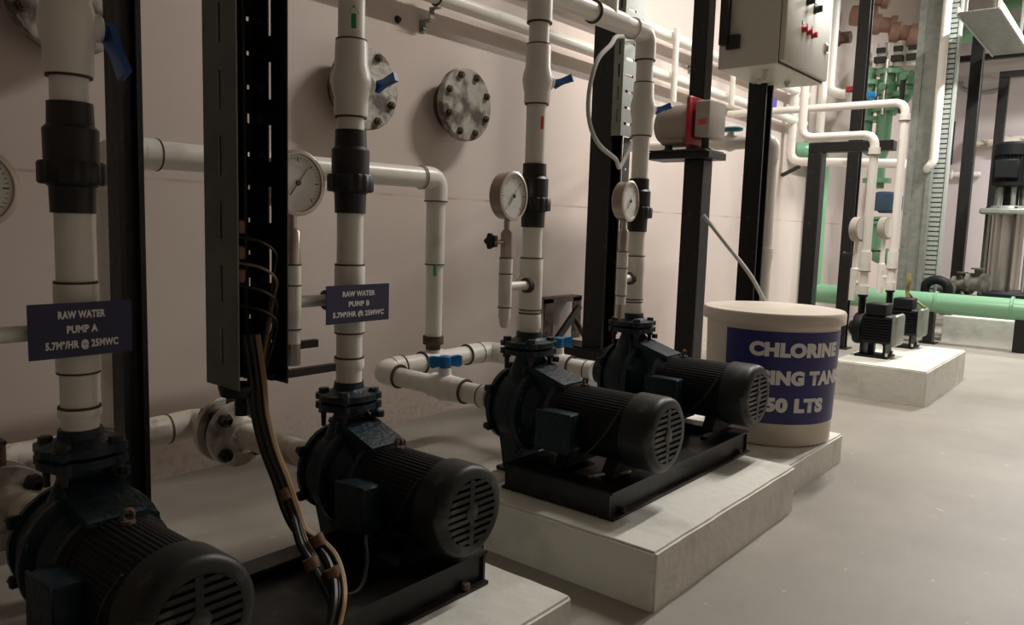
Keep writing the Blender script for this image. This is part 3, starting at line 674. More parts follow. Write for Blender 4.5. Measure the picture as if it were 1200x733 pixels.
# ------------------------------------------------------------------ black posts (channels, open side towards the aisle)
def post(x, y, s, z0, z1, label, group='black steel posts', closed=False):
    r = thing('steel_post', label, 'post', (x + s / 2, y + s / 2, z0), group)
    h = z1 - z0; a = s / 2; t = .007
    bm = NB()
    if closed: box(bm, -a, a, -a, a, 0, h, .004)
    else:
        # outline of a rolled channel
        poly = [(-a, -a), (-a + .012, -a), (-a + .012, a - t), (a - .012, a - t), (a - .012, -a), (a, -a), (a, a), (-a, a)]
        prism(bm, poly, 0, h, 'xy')
        prism(bm, [(-a + .012, -a + s * .30), (a - .012, -a + s * .30), (a - .012, -a + s * .38), (-a + .012, -a + s * .38)], 0, h, 'xy')
    obj('column', bm, POSTM, r)
    bm = NB(); box(bm, -a - .03, a + .03, -a - .03, a + .03, 0, .008); obj('base_plate', bm, POSTM, r)
    return r
post(.764, 1.72, .055, 0, 3.2, 'tall black post just right of the leftmost riser')
post(3.09, 1.97, .11, .272, 3.4, 'tall black post behind the grey slotted tray between the third and fourth risers')
post(3.062, 1.487, .09, 0, 1.15, 'black post carrying the red banded actuator', closed=True)
post(3.30, 1.62, .075, 0, 3.4, 'thinner black post rising behind the red banded actuator', closed=True)
post(3.718, 1.50, .09, 0, 1.62, 'black post under the grey control panel')
POSTS = {}
POSTS['F'] = post(5.125, 1.675, .09, 0, 1.372, 'black post with a side arm beyond the chlorine drum', closed=True)
post(6.05, 1.715, .08, 0, 3.6, 'tall dark post crossing the far white pipes')
bm = NB(); box(bm, -.045, .045, -.46, .045, 1.372, 1.432, .003); obj('top_arm', bm, POSTM, POSTS['F'])
bm = NB(); box(bm, 0, .17, 0, .30, 0, .03, .002); t_ = obj('support_plate', bm, POSTM); t_.location = (3.01, 1.44, 1.15); tag(t_, 'black steel plate under the red banded actuator', 'plate')
# rusty wall bracket and beam under post C
r = thing('wall_bracket', 'rusty perforated wall bracket with diagonal brace behind the third pump', 'bracket', (3.15, 2.4, .26))
holes = [(.02, .03, .04, .055), (.02, .03, .13, .145), (.02, .03, .085, .11)]
bm = NB(); holed(bm, .085, .22, .006, holes, lambda u, v, d: (-.03 + u * .9, -.06 - d, v)); obj('perforated_leg', bm, RUST, r)
bm = NB(); holed(bm, .085, .22, .006, holes, lambda u, v, d: (.22 + u * .9, -.06 - d, v)); obj('perforated_leg', bm, RUST, r)
bm = NB(); box(bm, -.03, .30, -.066, -.0, .22, .227); box(bm, -.03, .30, -.066, -.060, .2, .22); obj('top_bar', bm, RUST, r)
bm = NB(); tube(bm, [(.06, -.09, .02), (.24, -.09, .17)], .02, 6); obj('diagonal_brace', bm, BOLTM, r)
bm = NB(); tube(bm, [(.2, -.09, .12), (.27, -.12, .0)], .014, 6); obj('diagonal_brace', bm, RUST, r)
bm = NB(); box(bm, -.12, .12, -.48, 0, -.045, 0, .003); t_ = obj('support_beam', bm, SKIDM); t_.location = (3.16, 2.4, .2715); tag(t_, 'dark horizontal beam near the floor carrying the tall black post', 'beam')

# ------------------------------------------------------------------ cable trays
def slots(L, w_, off, n0, dz, ln): return [(w_ * .5 - .0045, w_ * .5 + .0045, off + k * dz, off + k * dz + ln) for k in range(n0)]
r = thing('cable_tray', 'open dark perforated vertical cable tray with loose cables, right of the leftmost riser', 'cable tray', (.773, 1.245, .55))
H = 2.45; W = .10; D = .105
bm = NB(); holed(bm, D, H, .0025, slots(H, D, .04, 22, .11, .065), lambda u, v, d: (-W / 2 + d, -D / 2 + u, v)); obj('side_wall', bm, TRAYM, r)
bm = NB(); holed(bm, D, H, .0025, slots(H, D, .07, 22, .11, .065), lambda u, v, d: (W / 2 - d, -D / 2 + u, v)); obj('side_wall', bm, POSTM, r)
hs = []
for k in range(40):
    for u in (.052, .080): hs.append((u, u + .007, .05 + k * .06, .05 + k * .06 + .008 + (.009 if k % 5 == 2 and u > .06 else 0)))
bm = NB(); holed(bm, W - .005, H, .0025, hs, lambda u, v, d: (-W / 2 + .0025 + u, D / 2 - d, v)); obj('web', bm, POSTM, r)
for k, (x, y) in enumerate(((-.038, .02), (.0195, .040))):
    bm = NB(); pts = [(x + .003 * math.sin(k + z * 3), y, z) for z in [i * .12 for i in range(0, 21)]]; tube(bm, pts, .006, 8); obj('tray_cable', bm, WBLK, r)
for k, (z, c) in enumerate(((.16, TAN), (.20, TAN), (.245, TAN), (.125, WBLK))):
    bm = NB(); tube(bm, spline([(-.03, -.02, z + .02), (.0, -.045, z + .012), (.03, -.045, z - .01), (.035, -.03, z - .05), (.01, -.02, -.02 + z * .1)]), .0028, 6); obj('loose_wire', bm, c if k % 2 else BOLTM, r)
for z in (.27, .225, .185):
    bm = NB(); box(bm, -.035, -.02, -.03, -.012, z, z + .024, .003); obj('cable_tag', bm, SLEEVE, r)
bm = NB(); tube(bm, [(-.045, -.045, 1.02), (.02, -.02, .94), (.03, .0, .86)], .0025, 6); obj('loose_wire', bm, WGRY, r)
bm = NB(); box(bm, .035, .175, -.03, -.015, .004, .018); box(bm, .03, .05, -.03, .11, .004, .016); box(bm, .04, .23, .10, .115, .03, .046); box(bm, .03, .05, .05, .115, .016, .046); obj('support_arm', bm, POSTM, r)
bm = NB(); lathe(bm, [(-.02, .03), (-.004, .034), (0, .034)], (-.02, .0, 0), (0, 0, 1), 12); lathe(bm, [(-.06, .014), (-.02, .014)], (-.005, .01, 0), (0, 0, 1), 10); obj('bottom_bracket', bm, POSTM, r)

def cable(name, label, cat, pts, rad, m, group=None):
    o = Vector(pts[-1]); bm = NB(); tube(bm, [Vector(p) - o for p in spline(pts)], rad, 8); c = obj(name, bm, m); c.location = o
    return tag(c, label, cat, group)
r = thing('cable_bundle', 'bundle of black and tan power cables hanging from the open tray', 'cable', (.79, 1.05, .20))
bo = Vector((.79, 1.05, .20))
main = [(.772, 1.235, .64), (.775, 1.22, .56), (.772, 1.205, .50), (.776, 1.185, .44), (.784, 1.16, .385), (.79, 1.14, .335)]
def bt(name, pts, rad, m, lb=None):
    bm = NB(); tube(bm, [Vector(p) - bo for p in spline(pts)], rad, 8); obj(name, bm, m, r, lb)
lo1 = [(.785, 1.12, .31), (.782, 1.10, .285), (.785, 1.075, .26), (.782, 1.04, .235), (.772, 1.0, .215), (.750, .975, .195)]
lo2 = [(.795, 1.12, .30), (.812, 1.095, .28), (.815, 1.06, .262), (.80, 1.02, .24), (.775, .985, .22), (.750, .965, .195)]
offs = [(-.010, .002), (-.003, -.006), (.004, .001), (.010, -.004), (.0, .008)]
for k, (dx, dy) in enumerate(offs):
    tail = lo1 if k % 2 else lo2
    bt('power_cable', [Vector(p) + V(dx, dy, 0) for p in main] + [Vector(p) + V(dx * .6, dy * .6, 0) for p in tail], .0065, WBLK)
for k, (dx, dy, m) in enumerate(((.008, -.012, TAN), (.0125, -.009, WYEL), (.004, -.013, TAN), (.015, -.004, TAN))):
    tail = lo2 if k < 3 else lo1
    bt('insulated_wire', [Vector(p) + V(dx, dy, 0) for p in main] + [Vector(p) + V(dx * .8, dy * .8, .004) for p in tail], .0026, m, 'tan insulated wire')
for p in ((.786, 1.15, .362), (.812, 1.09, .285), (.784, 1.07, .258), (.80, 1.03, .247)):
    bm = NB(); lathe(bm, [(-.010, .013), (.010, .013)], Vector(p) - bo, (-.2, .5, 1), 12); obj('cable_sleeve', bm, SLEEVE, r)
cable('motor_cable', 'thin grey cable looping from the bundle to the second pump motor', 'cable', [(.80, 1.08, .245), (.82, 1.03, .205), (.86, 1.03, .20), (.90, 1.06, .225), (.93, 1.10, .25), (.965, 1.13, .235)], .0035, WBLK)
for k, m in enumerate((WYEL, WHT, WBLK)):
    cable('loose_wire_tail', ('yellow', 'white', 'black')[k] + ' wire tail lying on the skid below the third pump motor', 'wire', [(1.63 + .010 * k, 1.06 - .012 * k, .2135 + .003 * (k % 2)), (1.67 + .008 * k, 1.03 - .01 * k, .222), (1.71 + .006 * k, 1.0 + .006 * k, .219), (1.745, 1.005 + .004 * k, .214)], .0035, m, 'wire tails on the middle skid')

# slotted light tray fixed to post C
r = thing('slotted_tray', 'light grey slotted vertical tray in front of the tall black post', 'cable tray', (3.085, 1.965, 1.27))
def sl(Lz): return [(.022, .088, .05 + k * .072, .062 + k * .072) for k in range(int(Lz / .072))]
H2 = 2.2
bm = NB(); holed(bm, .165, H2, .002, sl(H2 - .05), lambda u, v, d: (u, -.05 - d, v)); obj('front_web', bm, TRAYL, r)
bm = NB(); holed(bm, .05, H2, .002, [(.018, .026, .06 + k * .10, .12 + k * .10) for k in range(20)], lambda u, v, d: (d, -.05 + u, v)); obj('side_wall', bm, GALV, r)
bm = NB(); box(bm, .163, .165, -.05, 0, 0, H2); obj('side_wall', bm, GALV, r)
bm = NB(); box(bm, .04, .13, -.0005, .0045, .02, .28); obj('splice_plate', bm, GALV, r)
bm = NB(); holed(bm, .055, .9, .004, [(.018, .036, .05 + k * .14, .06 + k * .14) for k in range(6)], lambda u, v, d: (u + .07, -.03 + d, v - .90)); obj('lower_strip', bm, TRAYM, r)
cable('flexible_conduit', 'thin grey cable looping down in front of the tall black post', 'cable', [(3.24, 1.912, 1.72), (2.95, 1.80, 1.66), (2.62, 1.66, 1.58), (2.50, 1.61, 1.52), (2.40, 1.6, 1.445), (2.357, 1.6, 1.33), (2.365, 1.6, 1.23), (2.43, 1.6, 1.155), (2.60, 1.63, 1.115), (2.85, 1.76, 1.11), (3.20, 1.905, 1.28)], .0085, WGRY)

# ------------------------------------------------------------------ actuator on its post
r = thing('valve_actuator', 'brownish actuator with a vertical red band on a black post', 'actuator', (3.085, 1.56, 1.18))
bm = NB(); lathe(bm, [(.015, .085), (-.06, .088), (-.11, .083), (-.145, .068), (-.165, .035), (-.168, .01)], (0, 0, .115), (0, -1, 0), 28); box(bm, -.06, .06, 0, .12, .03, .1, .01); obj('motor_housing', bm, ACTM, r)
bm = NB(); box(bm, -.092, .08, -.038, -.012, .02, .225, .008); obj('red_band', bm, RED, r, 'red band plate')
bm = NB(); box(bm, -.075, .085, -.115, -.045, .055, .205, .012, 2); bx_ = obj('terminal_housing', bm, ACTL, r)
bm = NB(); box(bm, -.0765, -.0745, -.10, -.065, .105, .128); obj('rating_label', bm, REDM, bx_, 'red rating label')
for y in (.09, -.08):
    bm = NB(); lathe(bm, [(.0, .026), (.012, .026), (.014, .017), (.05, .015), (.07, .022), (.075, .022)], (-.03, y, 0), (0, 0, 1), 14); obj('mounting_foot', bm, BOLTM, r)
bm = NB(); box(bm, -.09, .09, -.11, .15, .0, .006); obj('mounting_plate', bm, BOLTM, r)
cable('dosing_tube', 'thin pale tube running from the black post down to the drum lid', 'tube', [(3.055, 1.47, .915), (3.05, 1.36, .80), (3.03, 1.24, .68), (3.01, 1.16, .572)], .009, WGRY)

# ------------------------------------------------------------------ chlorine drum
DX, DY, DZ = 2.83, 1.06, .107
r = thing('chlorine_drum', 'cream round drum with blue CHLORINE DOSING TANK label', 'drum', (DX, DY, DZ))
def rad(z): return .224 + (.235 - .224) * z / .43
bm = NB(); lathe(bm, [(0, .214), (.004, .221), (.012, rad(.012)), (.43, rad(.43)), (.435, .236)], (0, 0, 0), (0, 0, 1), 96); obj('drum_body', bm, DRUM, r)
bm = NB(); lathe(bm, [(.425, .240), (.427, .252), (.462, .252), (.469, .247), (.470, .20), (.474, .19), (.476, .01)], (0, 0, 0), (0, 0, 1), 96); obj('lid', bm, DRUM, r)
vd = math.atan2(-DY, -DX)            # towards the aisle viewer side of the drum
a0, a1 = vd - math.radians(40), vd + math.radians(89)
def curved(bm, a0, a1, z0, z1, off, n=60):
    A = [[bm.verts.new(((rad(z) + off) * math.cos(a0 + (a1 - a0) * i / n), (rad(z) + off) * math.sin(a0 + (a1 - a0) * i / n), z)) for i in range(n + 1)] for z in (z0, z1)]
    for i in range(n): bm.faces.new((A[0][i], A[0][i + 1], A[1][i + 1], A[1][i]))
LZ0, LZ1 = .190 - DZ, .514 - DZ
bm = NB(); curved(bm, a0, a1, LZ0, LZ1, .0012); lb = obj('drum_label', bm, LABEL, r, 'dark blue label')
ac = vd + math.radians(25)
for body, cz, sz, wd in (('CHLORINE', .452, .062, .350), ('DOSING TANK', .354, .062, .470), ('50 LTS', .258, .062, .228)):
    me = textmesh(body, sz, .0042, 1.06, res=4)
    bm = NB(); bm.from_mesh(me); bmesh.ops.triangulate(bm, faces=bm.faces)
    xs = [v.co.x for v in bm.verts]; ys = [v.co.y for v in bm.verts]; mid = (max(xs) + min(xs)) / 2; k = wd / (max(xs) - min(xs)); my = (max(ys) + min(ys)) / 2
    lim = min(xs)
    while lim < max(xs):
        lim += .006; bmesh.ops.bisect_plane(bm, geom=bm.verts[:] + bm.edges[:] + bm.faces[:], plane_co=(lim, 0, 0), plane_no=(1, 0, 0))
    for v in bm.verts:
        x, y = (v.co.x - mid) * k, v.co.y - my; z = cz - DZ + y; R_ = rad(z) + .0024; a = ac + x / .236
        v.co = Vector((R_ * math.cos(a), R_ * math.sin(a), z))
    for f in bm.faces: f.smooth = True
    me2 = bpy.data.meshes.new('lettering'); bm.to_mesh(me2); bm.free(); me2.materials.append(LETTER)
    o_ = bpy.data.objects.new('lettering', me2); COL.objects.link(o_); o_.parent = lb

# ------------------------------------------------------------------ control panel
PX, PY, PZ = 3.32, 1.27, 1.565
r = thing('control_panel', 'pale grey electrical control panel box on a black post', 'control panel', (PX, PY, PZ))
bm = NB(); box(bm, 0, .575, .03, .30, 0, .62, .004); obj('enclosure', bm, PANELM, r)
bm = NB(); box(bm, .006, .569, .004, .030, .012, .61, .006, 2); dr = obj('panel_door', bm, PANELM, r)
bm = NB(); box(bm, .006, .569, .027, .032, .004, .616); obj('door_gasket', bm, SEAM, r)
def lampset(px, pz, m, nm, sz=.013, deep=.022):
    bm = NB(); lathe(bm, [(0, sz * 1.25), (.004, sz * 1.25), (.005, sz), (deep, sz), (deep + .003, sz * .7)], (px, .004, pz), (0, -1, 0), 16); obj(nm, bm, m, dr, None)
for k in range(3): lampset(.20 + k * .062, .178 - .0 * k, RED, 'indicator_lamp')
for k in range(3): 
    bm = NB(); box(bm, .19 + k * .062, .21 + k * .062, .001, .0045, .200, .214); obj('legend_plate', bm, GALV, dr)
for px, pz in ((.235, .305), (.335, .292)):
    lampset(px, pz, UPVC, 'selector_switch', .016, .018)
    bm = NB(); box(bm, px - .018, px + .018, .001, .0045, pz + .024, pz + .046); obj('legend_plate', bm, GALV, dr)
    bm = NB(); box(bm, px - .004, px + .004, -.030, -.016, pz - .014, pz + .014, .001); obj('switch_knob', bm, UPVC, dr)
for px, pz, m in ((.33, .405, UPVC), (.375, .40, UPVC), (.425, .40, RED), (.47, .40, RED)): lampset(px, pz, m, 'push_button')
bm = NB(); box(bm, .505, .530, -.004, .005, .13, .18, .003); obj('door_latch', bm, STEEL, dr)
bm = NB(); box(bm, .515, .522, -.007, -.003, .14, .17, .002); obj('latch_key', bm, INK, dr)
for x, y in ((.1, .12), (.2, .16), (.42, .14), (.28, .22)):
    bm = NB(); lathe(bm, [(0, .014), (.012, .014), (.014, .009), (.024, .009)], (x, y, .0), (0, 0, -1), 10); obj('cable_gland', bm, PANELM, r)
bm = NB(); box(bm, -.02, .0, .20, .26, .08, .14, .002); box(bm, -.03, .0, .25, .29, .1, .3, .002); obj('side_bracket', bm, SKIDM, r)

# ------------------------------------------------------------------ white pipework behind the drum
o = (3.9, 1.52, 0)
r = pipething('white_drop_pipe', 'white pipe turning down to the floor right of the control panel post', 'pipe', o, [
    ('pipe_length', PVC, [(3.9, 2.36, 1.31), (3.9, 1.82, 1.31)], .026, 0), ('pipe_length', PVC, [(3.9, 1.68, 1.31), (3.9, 1.60, 1.31)], .026, 0),
    ('elbow', PVC, [(3.9, 1.60, 1.31), (3.9, 1.52, 1.31), (3.9, 1.52, 1.22)], .034, .05), ('pipe_length', PVC, [(3.9, 1.52, 1.24), (3.9, 1.515, .002)], .027, 0), ('coupling', PVC, [(3.9, 1.52, .77), (3.9, 1.52, .72)], .036, 0), ('coupling', PVC, [(3.9, 1.52, .72), (3.9, 1.52, .68)], .032, 0)])
r = thing('ball_valve', 'white ball valve with teal oval handle right of the actuator', 'valve', (3.9, 1.75, 1.31))
bm = NB(); lathe(bm, [(-.10, .03), (-.07, .036), (-.03, .036), (0, .046), (.03, .036), (.07, .036), (.10, .03)], (0, 0, 0), (0, 1, 0), 24); lathe(bm, [(.03, .018), (.062, .018)], (0, 0, 0), (0, 0, 1), 14); obj('valve_body', bm, PVC, r)
bm = NB(); loft(bm, [ell(0, 0, .058, .03, .058), ell(0, 0, .062, .036, .066), ell(0, 0, .074, .036, .066), ell(0, 0, .082, .022, .045)]); obj('oval_handle', bm, TEAL, r)

def farpump(x, y, z, label):
    r = thing('small_pump', label, 'pump', (x, y, z), 'small far dosing feed pumps')
    bm = NB(); box(bm, -.085, .085, -.15, .14, 0, .012, .002); box(bm, -.02, .02, .0, .05, .012, .07); box(bm, -.07, .07, -.12, -.10, .012, .085); box(bm, -.07, .07, .08, .10, .012, .085)
    obj('base_foot', bm, MOTORM, r)
    bm = NB(); box(bm, -.085, .085, -.16, .10, .08, .235, .018, 2)
    for k in range(9): box(bm, -.092, -.083, -.15, .09, .095 + k * .015, .100 + k * .015)
    obj('motor_body', bm, MOTORM, r)
    bm = NB(); box(bm, -.092, .092, -.215, -.16, .07, .245, .022, 2); obj('end_cover', bm, GALV, r, 'grey end cover')
    bm = NB(); box(bm, -.09, .05, -.11, .07, .236, .30, .01, 2); obj('terminal_box', bm, MOTORM, r)
    bm = NB(); lathe(bm, [(.10, .06), (.105, .085), (.15, .09), (.18, .085), (.185, .05), (.23, .035)], (0, 0, .15), (0, 1, 0), 24); lathe(bm, [(.2, .03), (.325, .03), (.327, .042), (.34, .042)], (0, .14, 0), (0, 0, 1), 18); obj('pump_casing', bm, MOTORM, r)
    for s in (-1, 1):
        bm = NB(); hexbolt(bm, (.065 * s, -.13, .012), (0, 0, 1), .012, .02); obj('anchor_bolt', bm, STEEL, r)
    return r
fp1 = farpump(4.62, 1.145, .183, 'small black pump on the tall bright plinth, nearer one with grey end cover'); fp1.scale.y = .6
fp2 = farpump(5.17, 1.135, .183, 'small black pump at the far end of the tall bright plinth'); fp2.scale.y = .6
bm = NB(); tube(bm, spline([(0, 0, 0), (.01, .01, .05), (-.01, .0, .10), (.0, .01, .15)]), .012, 8); tube(bm, spline([(0, 0, .03), (.03, -.02, .0), (.02, -.06, -.03), (-.01, -.10, -.05)]), .007, 6); t_ = obj('wire_tuft', bm, mat('wire_olive', (.30, .24, .08), .6)); t_.location = (5.17, 1.115, .483); tag(t_, 'tuft of yellowish wires on the far small pump', 'wires')
def fr(x, y, z0, z1, zt, ytop, up_, label):
    o = (x, y, z0); pts = [(x, y, z0), (x, y, zt), (x, ytop, zt)] + ([(x, ytop, up_)] if up_ else [])
    r = pipething('thin_riser', label, 'pipe', o, [('pipe_length', PVC, pts, .0235, .07), ('coupling', PVC, [(x, y, zt - .11), (x, y, zt - .07)], .030, 0), ('coupling', PVC, [(x, y, z0), (x, y, z0 + .05)], .031, 0), ('coupling', PVC, [(x, y, z0 + .13), (x, y, z0 + .24)], .031, 0)], 'thin white risers of the small pumps')
    seams(r, o, [((x, y, zt - .11), (0, 0, 1), .032), ((x, y, z0 + .13), (0, 0, 1), .0325)])
    return r
fr(4.62, 1.23, .523, 0, 1.405, 1.635, 2.5, 'thin white riser of the nearer small pump, bending left below the panel')
E2 = fr(5.17, 1.22, .523, 0, 1.655, 2.345, 0, 'thin white riser of the farther small pump with the long upper run')
bm = NB(); lathe(bm, [(0, .014), (.022, .014)], (0, 0, 0), (0, 0, 1), 10); box(bm, -.018, .018, -.026, .026, .022, .05, .004); t_ = obj('valve_knob', bm, BLUE, E2, 'small blue knob'); t_.location = (0, .20, 1.155)
def fgauge(x, y, z, label):
    r = thing('pressure_gauge', label, 'gauge', (x, y, z), 'pressure gauges of the small far pumps')
    bm = NB(); lathe(bm, [(0, .06), (.004, .068), (.045, .068), (.047, .06)], (0, .02, 0), (-.2, -1, 0), 28); obj('case', bm, ACTL, r)
    part('dial_face', DIAL, r, lathe, [(.0475, .057), (.049, .057)], (0, .02, 0), (-.2, -1, 0), 28)
    bm = NB(); lathe(bm, [(-.40, .020), (-.22, .020), (-.215, .015), (-.06, .013)], (0, .0, 0), (0, 0, 1), 14); lathe(bm, [(0, .012), (.05, .012)], (0, .0, -.30), (0, -1, 0), 10); obj('stem', bm, PVC, r)
    bm = NB(); lathe(bm, [(0, .007), (.05, .007), (.05, .014), (.065, .014)], (0, 0, -.14), (-.3, 1, 0), 10); obj('bleed_cock', bm, BOLTM, r)
    return r
fgauge(4.62, 1.285, .885, 'pale round gauge beside the nearer thin riser'); fgauge(5.17, 1.28, .90, 'pale round gauge beside the farther thin riser')

o = (6.36, 2.33, 1.45)
pipething('level_white_pipe', 'white pipe coming down the wall and running level behind the dark posts', 'pipe', o, [('pipe_length', PVC, [(6.36, 2.33, 2.35), (6.36, 2.33, 1.43), (6.36, 1.47, 1.39)], .034, .09), ('bracket', BOLTM, [(6.36, 2.25, 1.39), (6.36, 2.39, 1.32)], .016, 0)])
r = thing('white_valve_pipe', 'white vertical wall pipe with a red valve handle', 'pipe', (7.1, 2.3, 2.1))
bm = NB(); tube(bm, fillet([(0, 0, 1.4), (0, 0, .0), (0, -.1, -.04), (0, -.14, -.04)], .05), .04, 14); obj('pipe_length', bm, PVC, r)
bm = NB(); box(bm, -.02, .02, -.27, -.14, -.03, .02, .01); obj('valve_handle', bm, RED, r, 'red handle')
bm = NB(); tube(bm, [(-.28, -.02, 1.4), (-.28, -.02, -.42)], .035, 14); t_ = obj('vertical_white_pipe', bm, PVC); t_.location = (7.15, 2.3, 2.1); tag(t_, 'plain white vertical wall pipe left of the red handle', 'pipe')
bm = NB(); lathe(bm, [(0, .05), (.02, .07), (.1, .07), (.12, .05), (.2, .05)], (0, 0, 0), (0, -1, 0), 18); t_ = obj('brown_coupling', bm, RUST); t_.location = (7.25, 2.4, 2.57); tag(t_, 'dark brown pipe stub on the wall right of the control panel', 'coupling')
bm = NB(); box(bm, 0, .16, 0, .006, 0, .10); t_ = obj('wall_sign', bm, mat('sign_blue_bright', (.10, .10, .42), .4)); t_.location = (5.98, 2.385, 1.80); tag(t_, 'small blue plate on the wall below the control panel', 'sign')

# ------------------------------------------------------------------ green pipework
GX = 7.0
r = thing('green_header_pipe', 'thick green pipe running level across the far end near the floor', 'pipe', (GX, 1.2, .335))
gr = .083
bm = NB(); tube(bm, [(0, 1.10, 0), (0, -2.2, -.02)], gr, 32); obj('pipe_length', bm, PGREEN, r)
for y in (.10, -.42, -.95):
    bm = NB(); lathe(bm, [(-.012, gr), (-.008, gr + .007), (.008, gr + .007), (.012, gr)], (0, y, 0), (0, 1, 0), 32); obj('weld_collar', bm, PGREEN, r)
bm = NB(); box(bm, -.045, .045, .10, .17, -.335, -.075); box(bm, -.07, .07, .07, .2, -.335, -.325); obj('support_leg', bm, POSTM, r)
bm = NB(); box(bm, -.04, .04, -.53, -.45, -.335, -.075); obj('support_leg', bm, POSTM, r)
bm = NB(); tube(bm, fillet([(0, 1.0, 0), (0, 1.09, 0), (0, 1.09, 1.2), (-.42, 1.09, 1.2), (-.46, 1.16, 1.2)], .12), .07, 24); obj('wall_leg', bm, PGREEN, r)
# far green manifold
r = thing('green_manifold', 'green vertical pipe manifold with valves and brown couplings near the far corner', 'pipe manifold', (7.6, 2.0, .3))
def gp(nm, m, pts, rad_, f=.1): 
    bm = NB(); tube(bm, fillet(pts, f) if len(pts) > 2 else pts, rad_, 18); obj(nm, bm, m, r)
gp('pipe_length', PGREEN, [(0, .12, 2.05), (0, .12, 1.36), (0, -.02, 1.30), (0, -.02, .98)], .062)
gp('pipe_length', PGREEN, [(0, -.04, 2.05), (0, -.04, 1.32), (0, 0.0, 1.22)], .065)
gp('pipe_length', PGREEN, [(0, -.2, 2.0), (0, -.2, 1.78), (0, -.08, 1.66)], .06)
gp('pipe_length', PGREEN, [(0, -.02, .72), (0, -.04, .38), (0, -.22, .36), (0, -.3, .36)], .075, .14)
for zz, yy in ((1.60, .12), (1.68, -.05), (1.80, -.2), (1.05, -.02), (1.92, .12), (2.0, -.05)):
    bm = NB(); lathe(bm, [(-.02, .12), (.02, .12)], (0, yy, zz), (0, 0, 1), 24); obj('pipe_flange', bm, PGREEN, r)
for yy, zz in ((.12, 1.76), (-.04, 1.86), (-.2, 1.93)):
    bm = NB(); lathe(bm, [(-.07, .05), (-.05, .085), (.05, .085), (.07, .05)], (0, yy, zz), (0, 0, 1), 18); lathe(bm, [(0, .03), (.16, .03)], (0, yy, zz), (-1, 0, 0), 12); obj('gate_valve', bm, PGREEN, r)
for yy in (.16, .02, -.12, -.24):
    bm = NB(); box(bm, -.10, .05, yy - .045, yy + .045, 2.08, 2.13); box(bm, -.08, .05, yy - .035, yy + .035, 2.17, 2.21); obj('clamp_band', bm, BOLTM, r)
    bm = NB(); lathe(bm, [(2.04, .05), (2.26, .05)], (0, yy, 0), (0, 0, 1), 16); obj('white_spool', bm, PVC, r)
for k, (yy, zz) in enumerate(((.22, 2.52), (.04, 2.42), (-.13, 2.33), (-.28, 2.27), (.12, 2.66))):
    bm = NB(); lathe(bm, [(-.10, .05), (-.09, .085), (-.02, .09), (0, .065), (.06, .065), (.07, .085), (.12, .085), (.13, .05)], (-.02, yy, zz), (.25, -1, -.15), 18); obj('brown_coupling', bm, BROWN, r)
gp('top_pipe', PGREEN, [(0, .3, 2.9), (0, -.5, 2.75)], .05)
gp('handle_rod', STEEL, [(-.1, -.05, 2.1), (-.12, -.05, 1.62)], .016)
gp('handle_rod', BOLTM, [(-.12, -.2, 1.95), (-.14, -.2, 1.62)], .02)
gp('top_pipe', BOLTM, [(0, .1, 2.72), (0, -.5, 2.66)], .02)
bm = NB(); lathe(bm, [(.78, .085), (.80, .10), (.93, .10), (.95, .06)], (0, -.10, 0), (0, 0, 1), 18); box(bm, -.08, .08, -.24, -.04, .76, .94, .03); obj('blue_actuator', bm, mat('actuator_blue', (.07, .12, .20), .5), r, 'blue grey actuator')
for zz in (.66, .70): 
    bm = NB(); lathe(bm, [(zz, .11), (zz + .025, .11)], (0, -.05, 0), (0, 0, 1), 20); obj('pipe_flange', bm, PGREEN, r)

# ------------------------------------------------------------------ far column: galvanised trunking and slotted duct
r = thing('galvanised_column', 'tall galvanised trunking column at the far end', 'trunking', (7.35, 1.575, 0))
bm = NB()
prism(bm, [(-.05, -.09), (-.05, -.055), (-.035, -.055), (-.035, .045), (-.05, .045), (-.05, .10), (.05, .10), (.05, -.09)], 0, 3.9, 'xy'); obj('trunking', bm, GALV, r)
bm = NB()
for k in range(12): lathe(bm, [(0, .008), (.006, .006)], (-.05, .07, .5 + k * .28), (-1, 0, 0), 8)
obj('rivets', bm, STEEL, r)['kind'] = 'stuff'
bm = NB(); tube(bm, fillet([(-.09, -.085, 3.9), (-.09, -.085, 1.48), (-.09, -.045, 1.43), (-.02, -.03, 1.42)], .05), .034, 14); t_ = obj('white_pipe', bm, PVC); t_.location = (7.35, 1.55, 0); tag(t_, 'white pipe running up the edge of the galvanised column', 'pipe')
r = thing('slotted_duct', 'tall grey finger duct with many slots right of the galvanised column', 'cable duct', (7.50, 1.475, 0))
bm = NB()
box(bm, -.02, .03, -.075, .075, 0, 3.9); obj('duct_back', bm, GALV, r)
bm = NB()
for k in range(92): box(bm, -.045, -.02, -.062, .062, .05 + k * .041, .05 + k * .041 + .030)
obj('duct_fingers', bm, TRAYL, r)['kind'] = 'stuff'
bm = NB(); box(bm, -.05, .03, -.085, -.068, 0, 3.9); obj('duct_edge', bm, TRAYL, r)

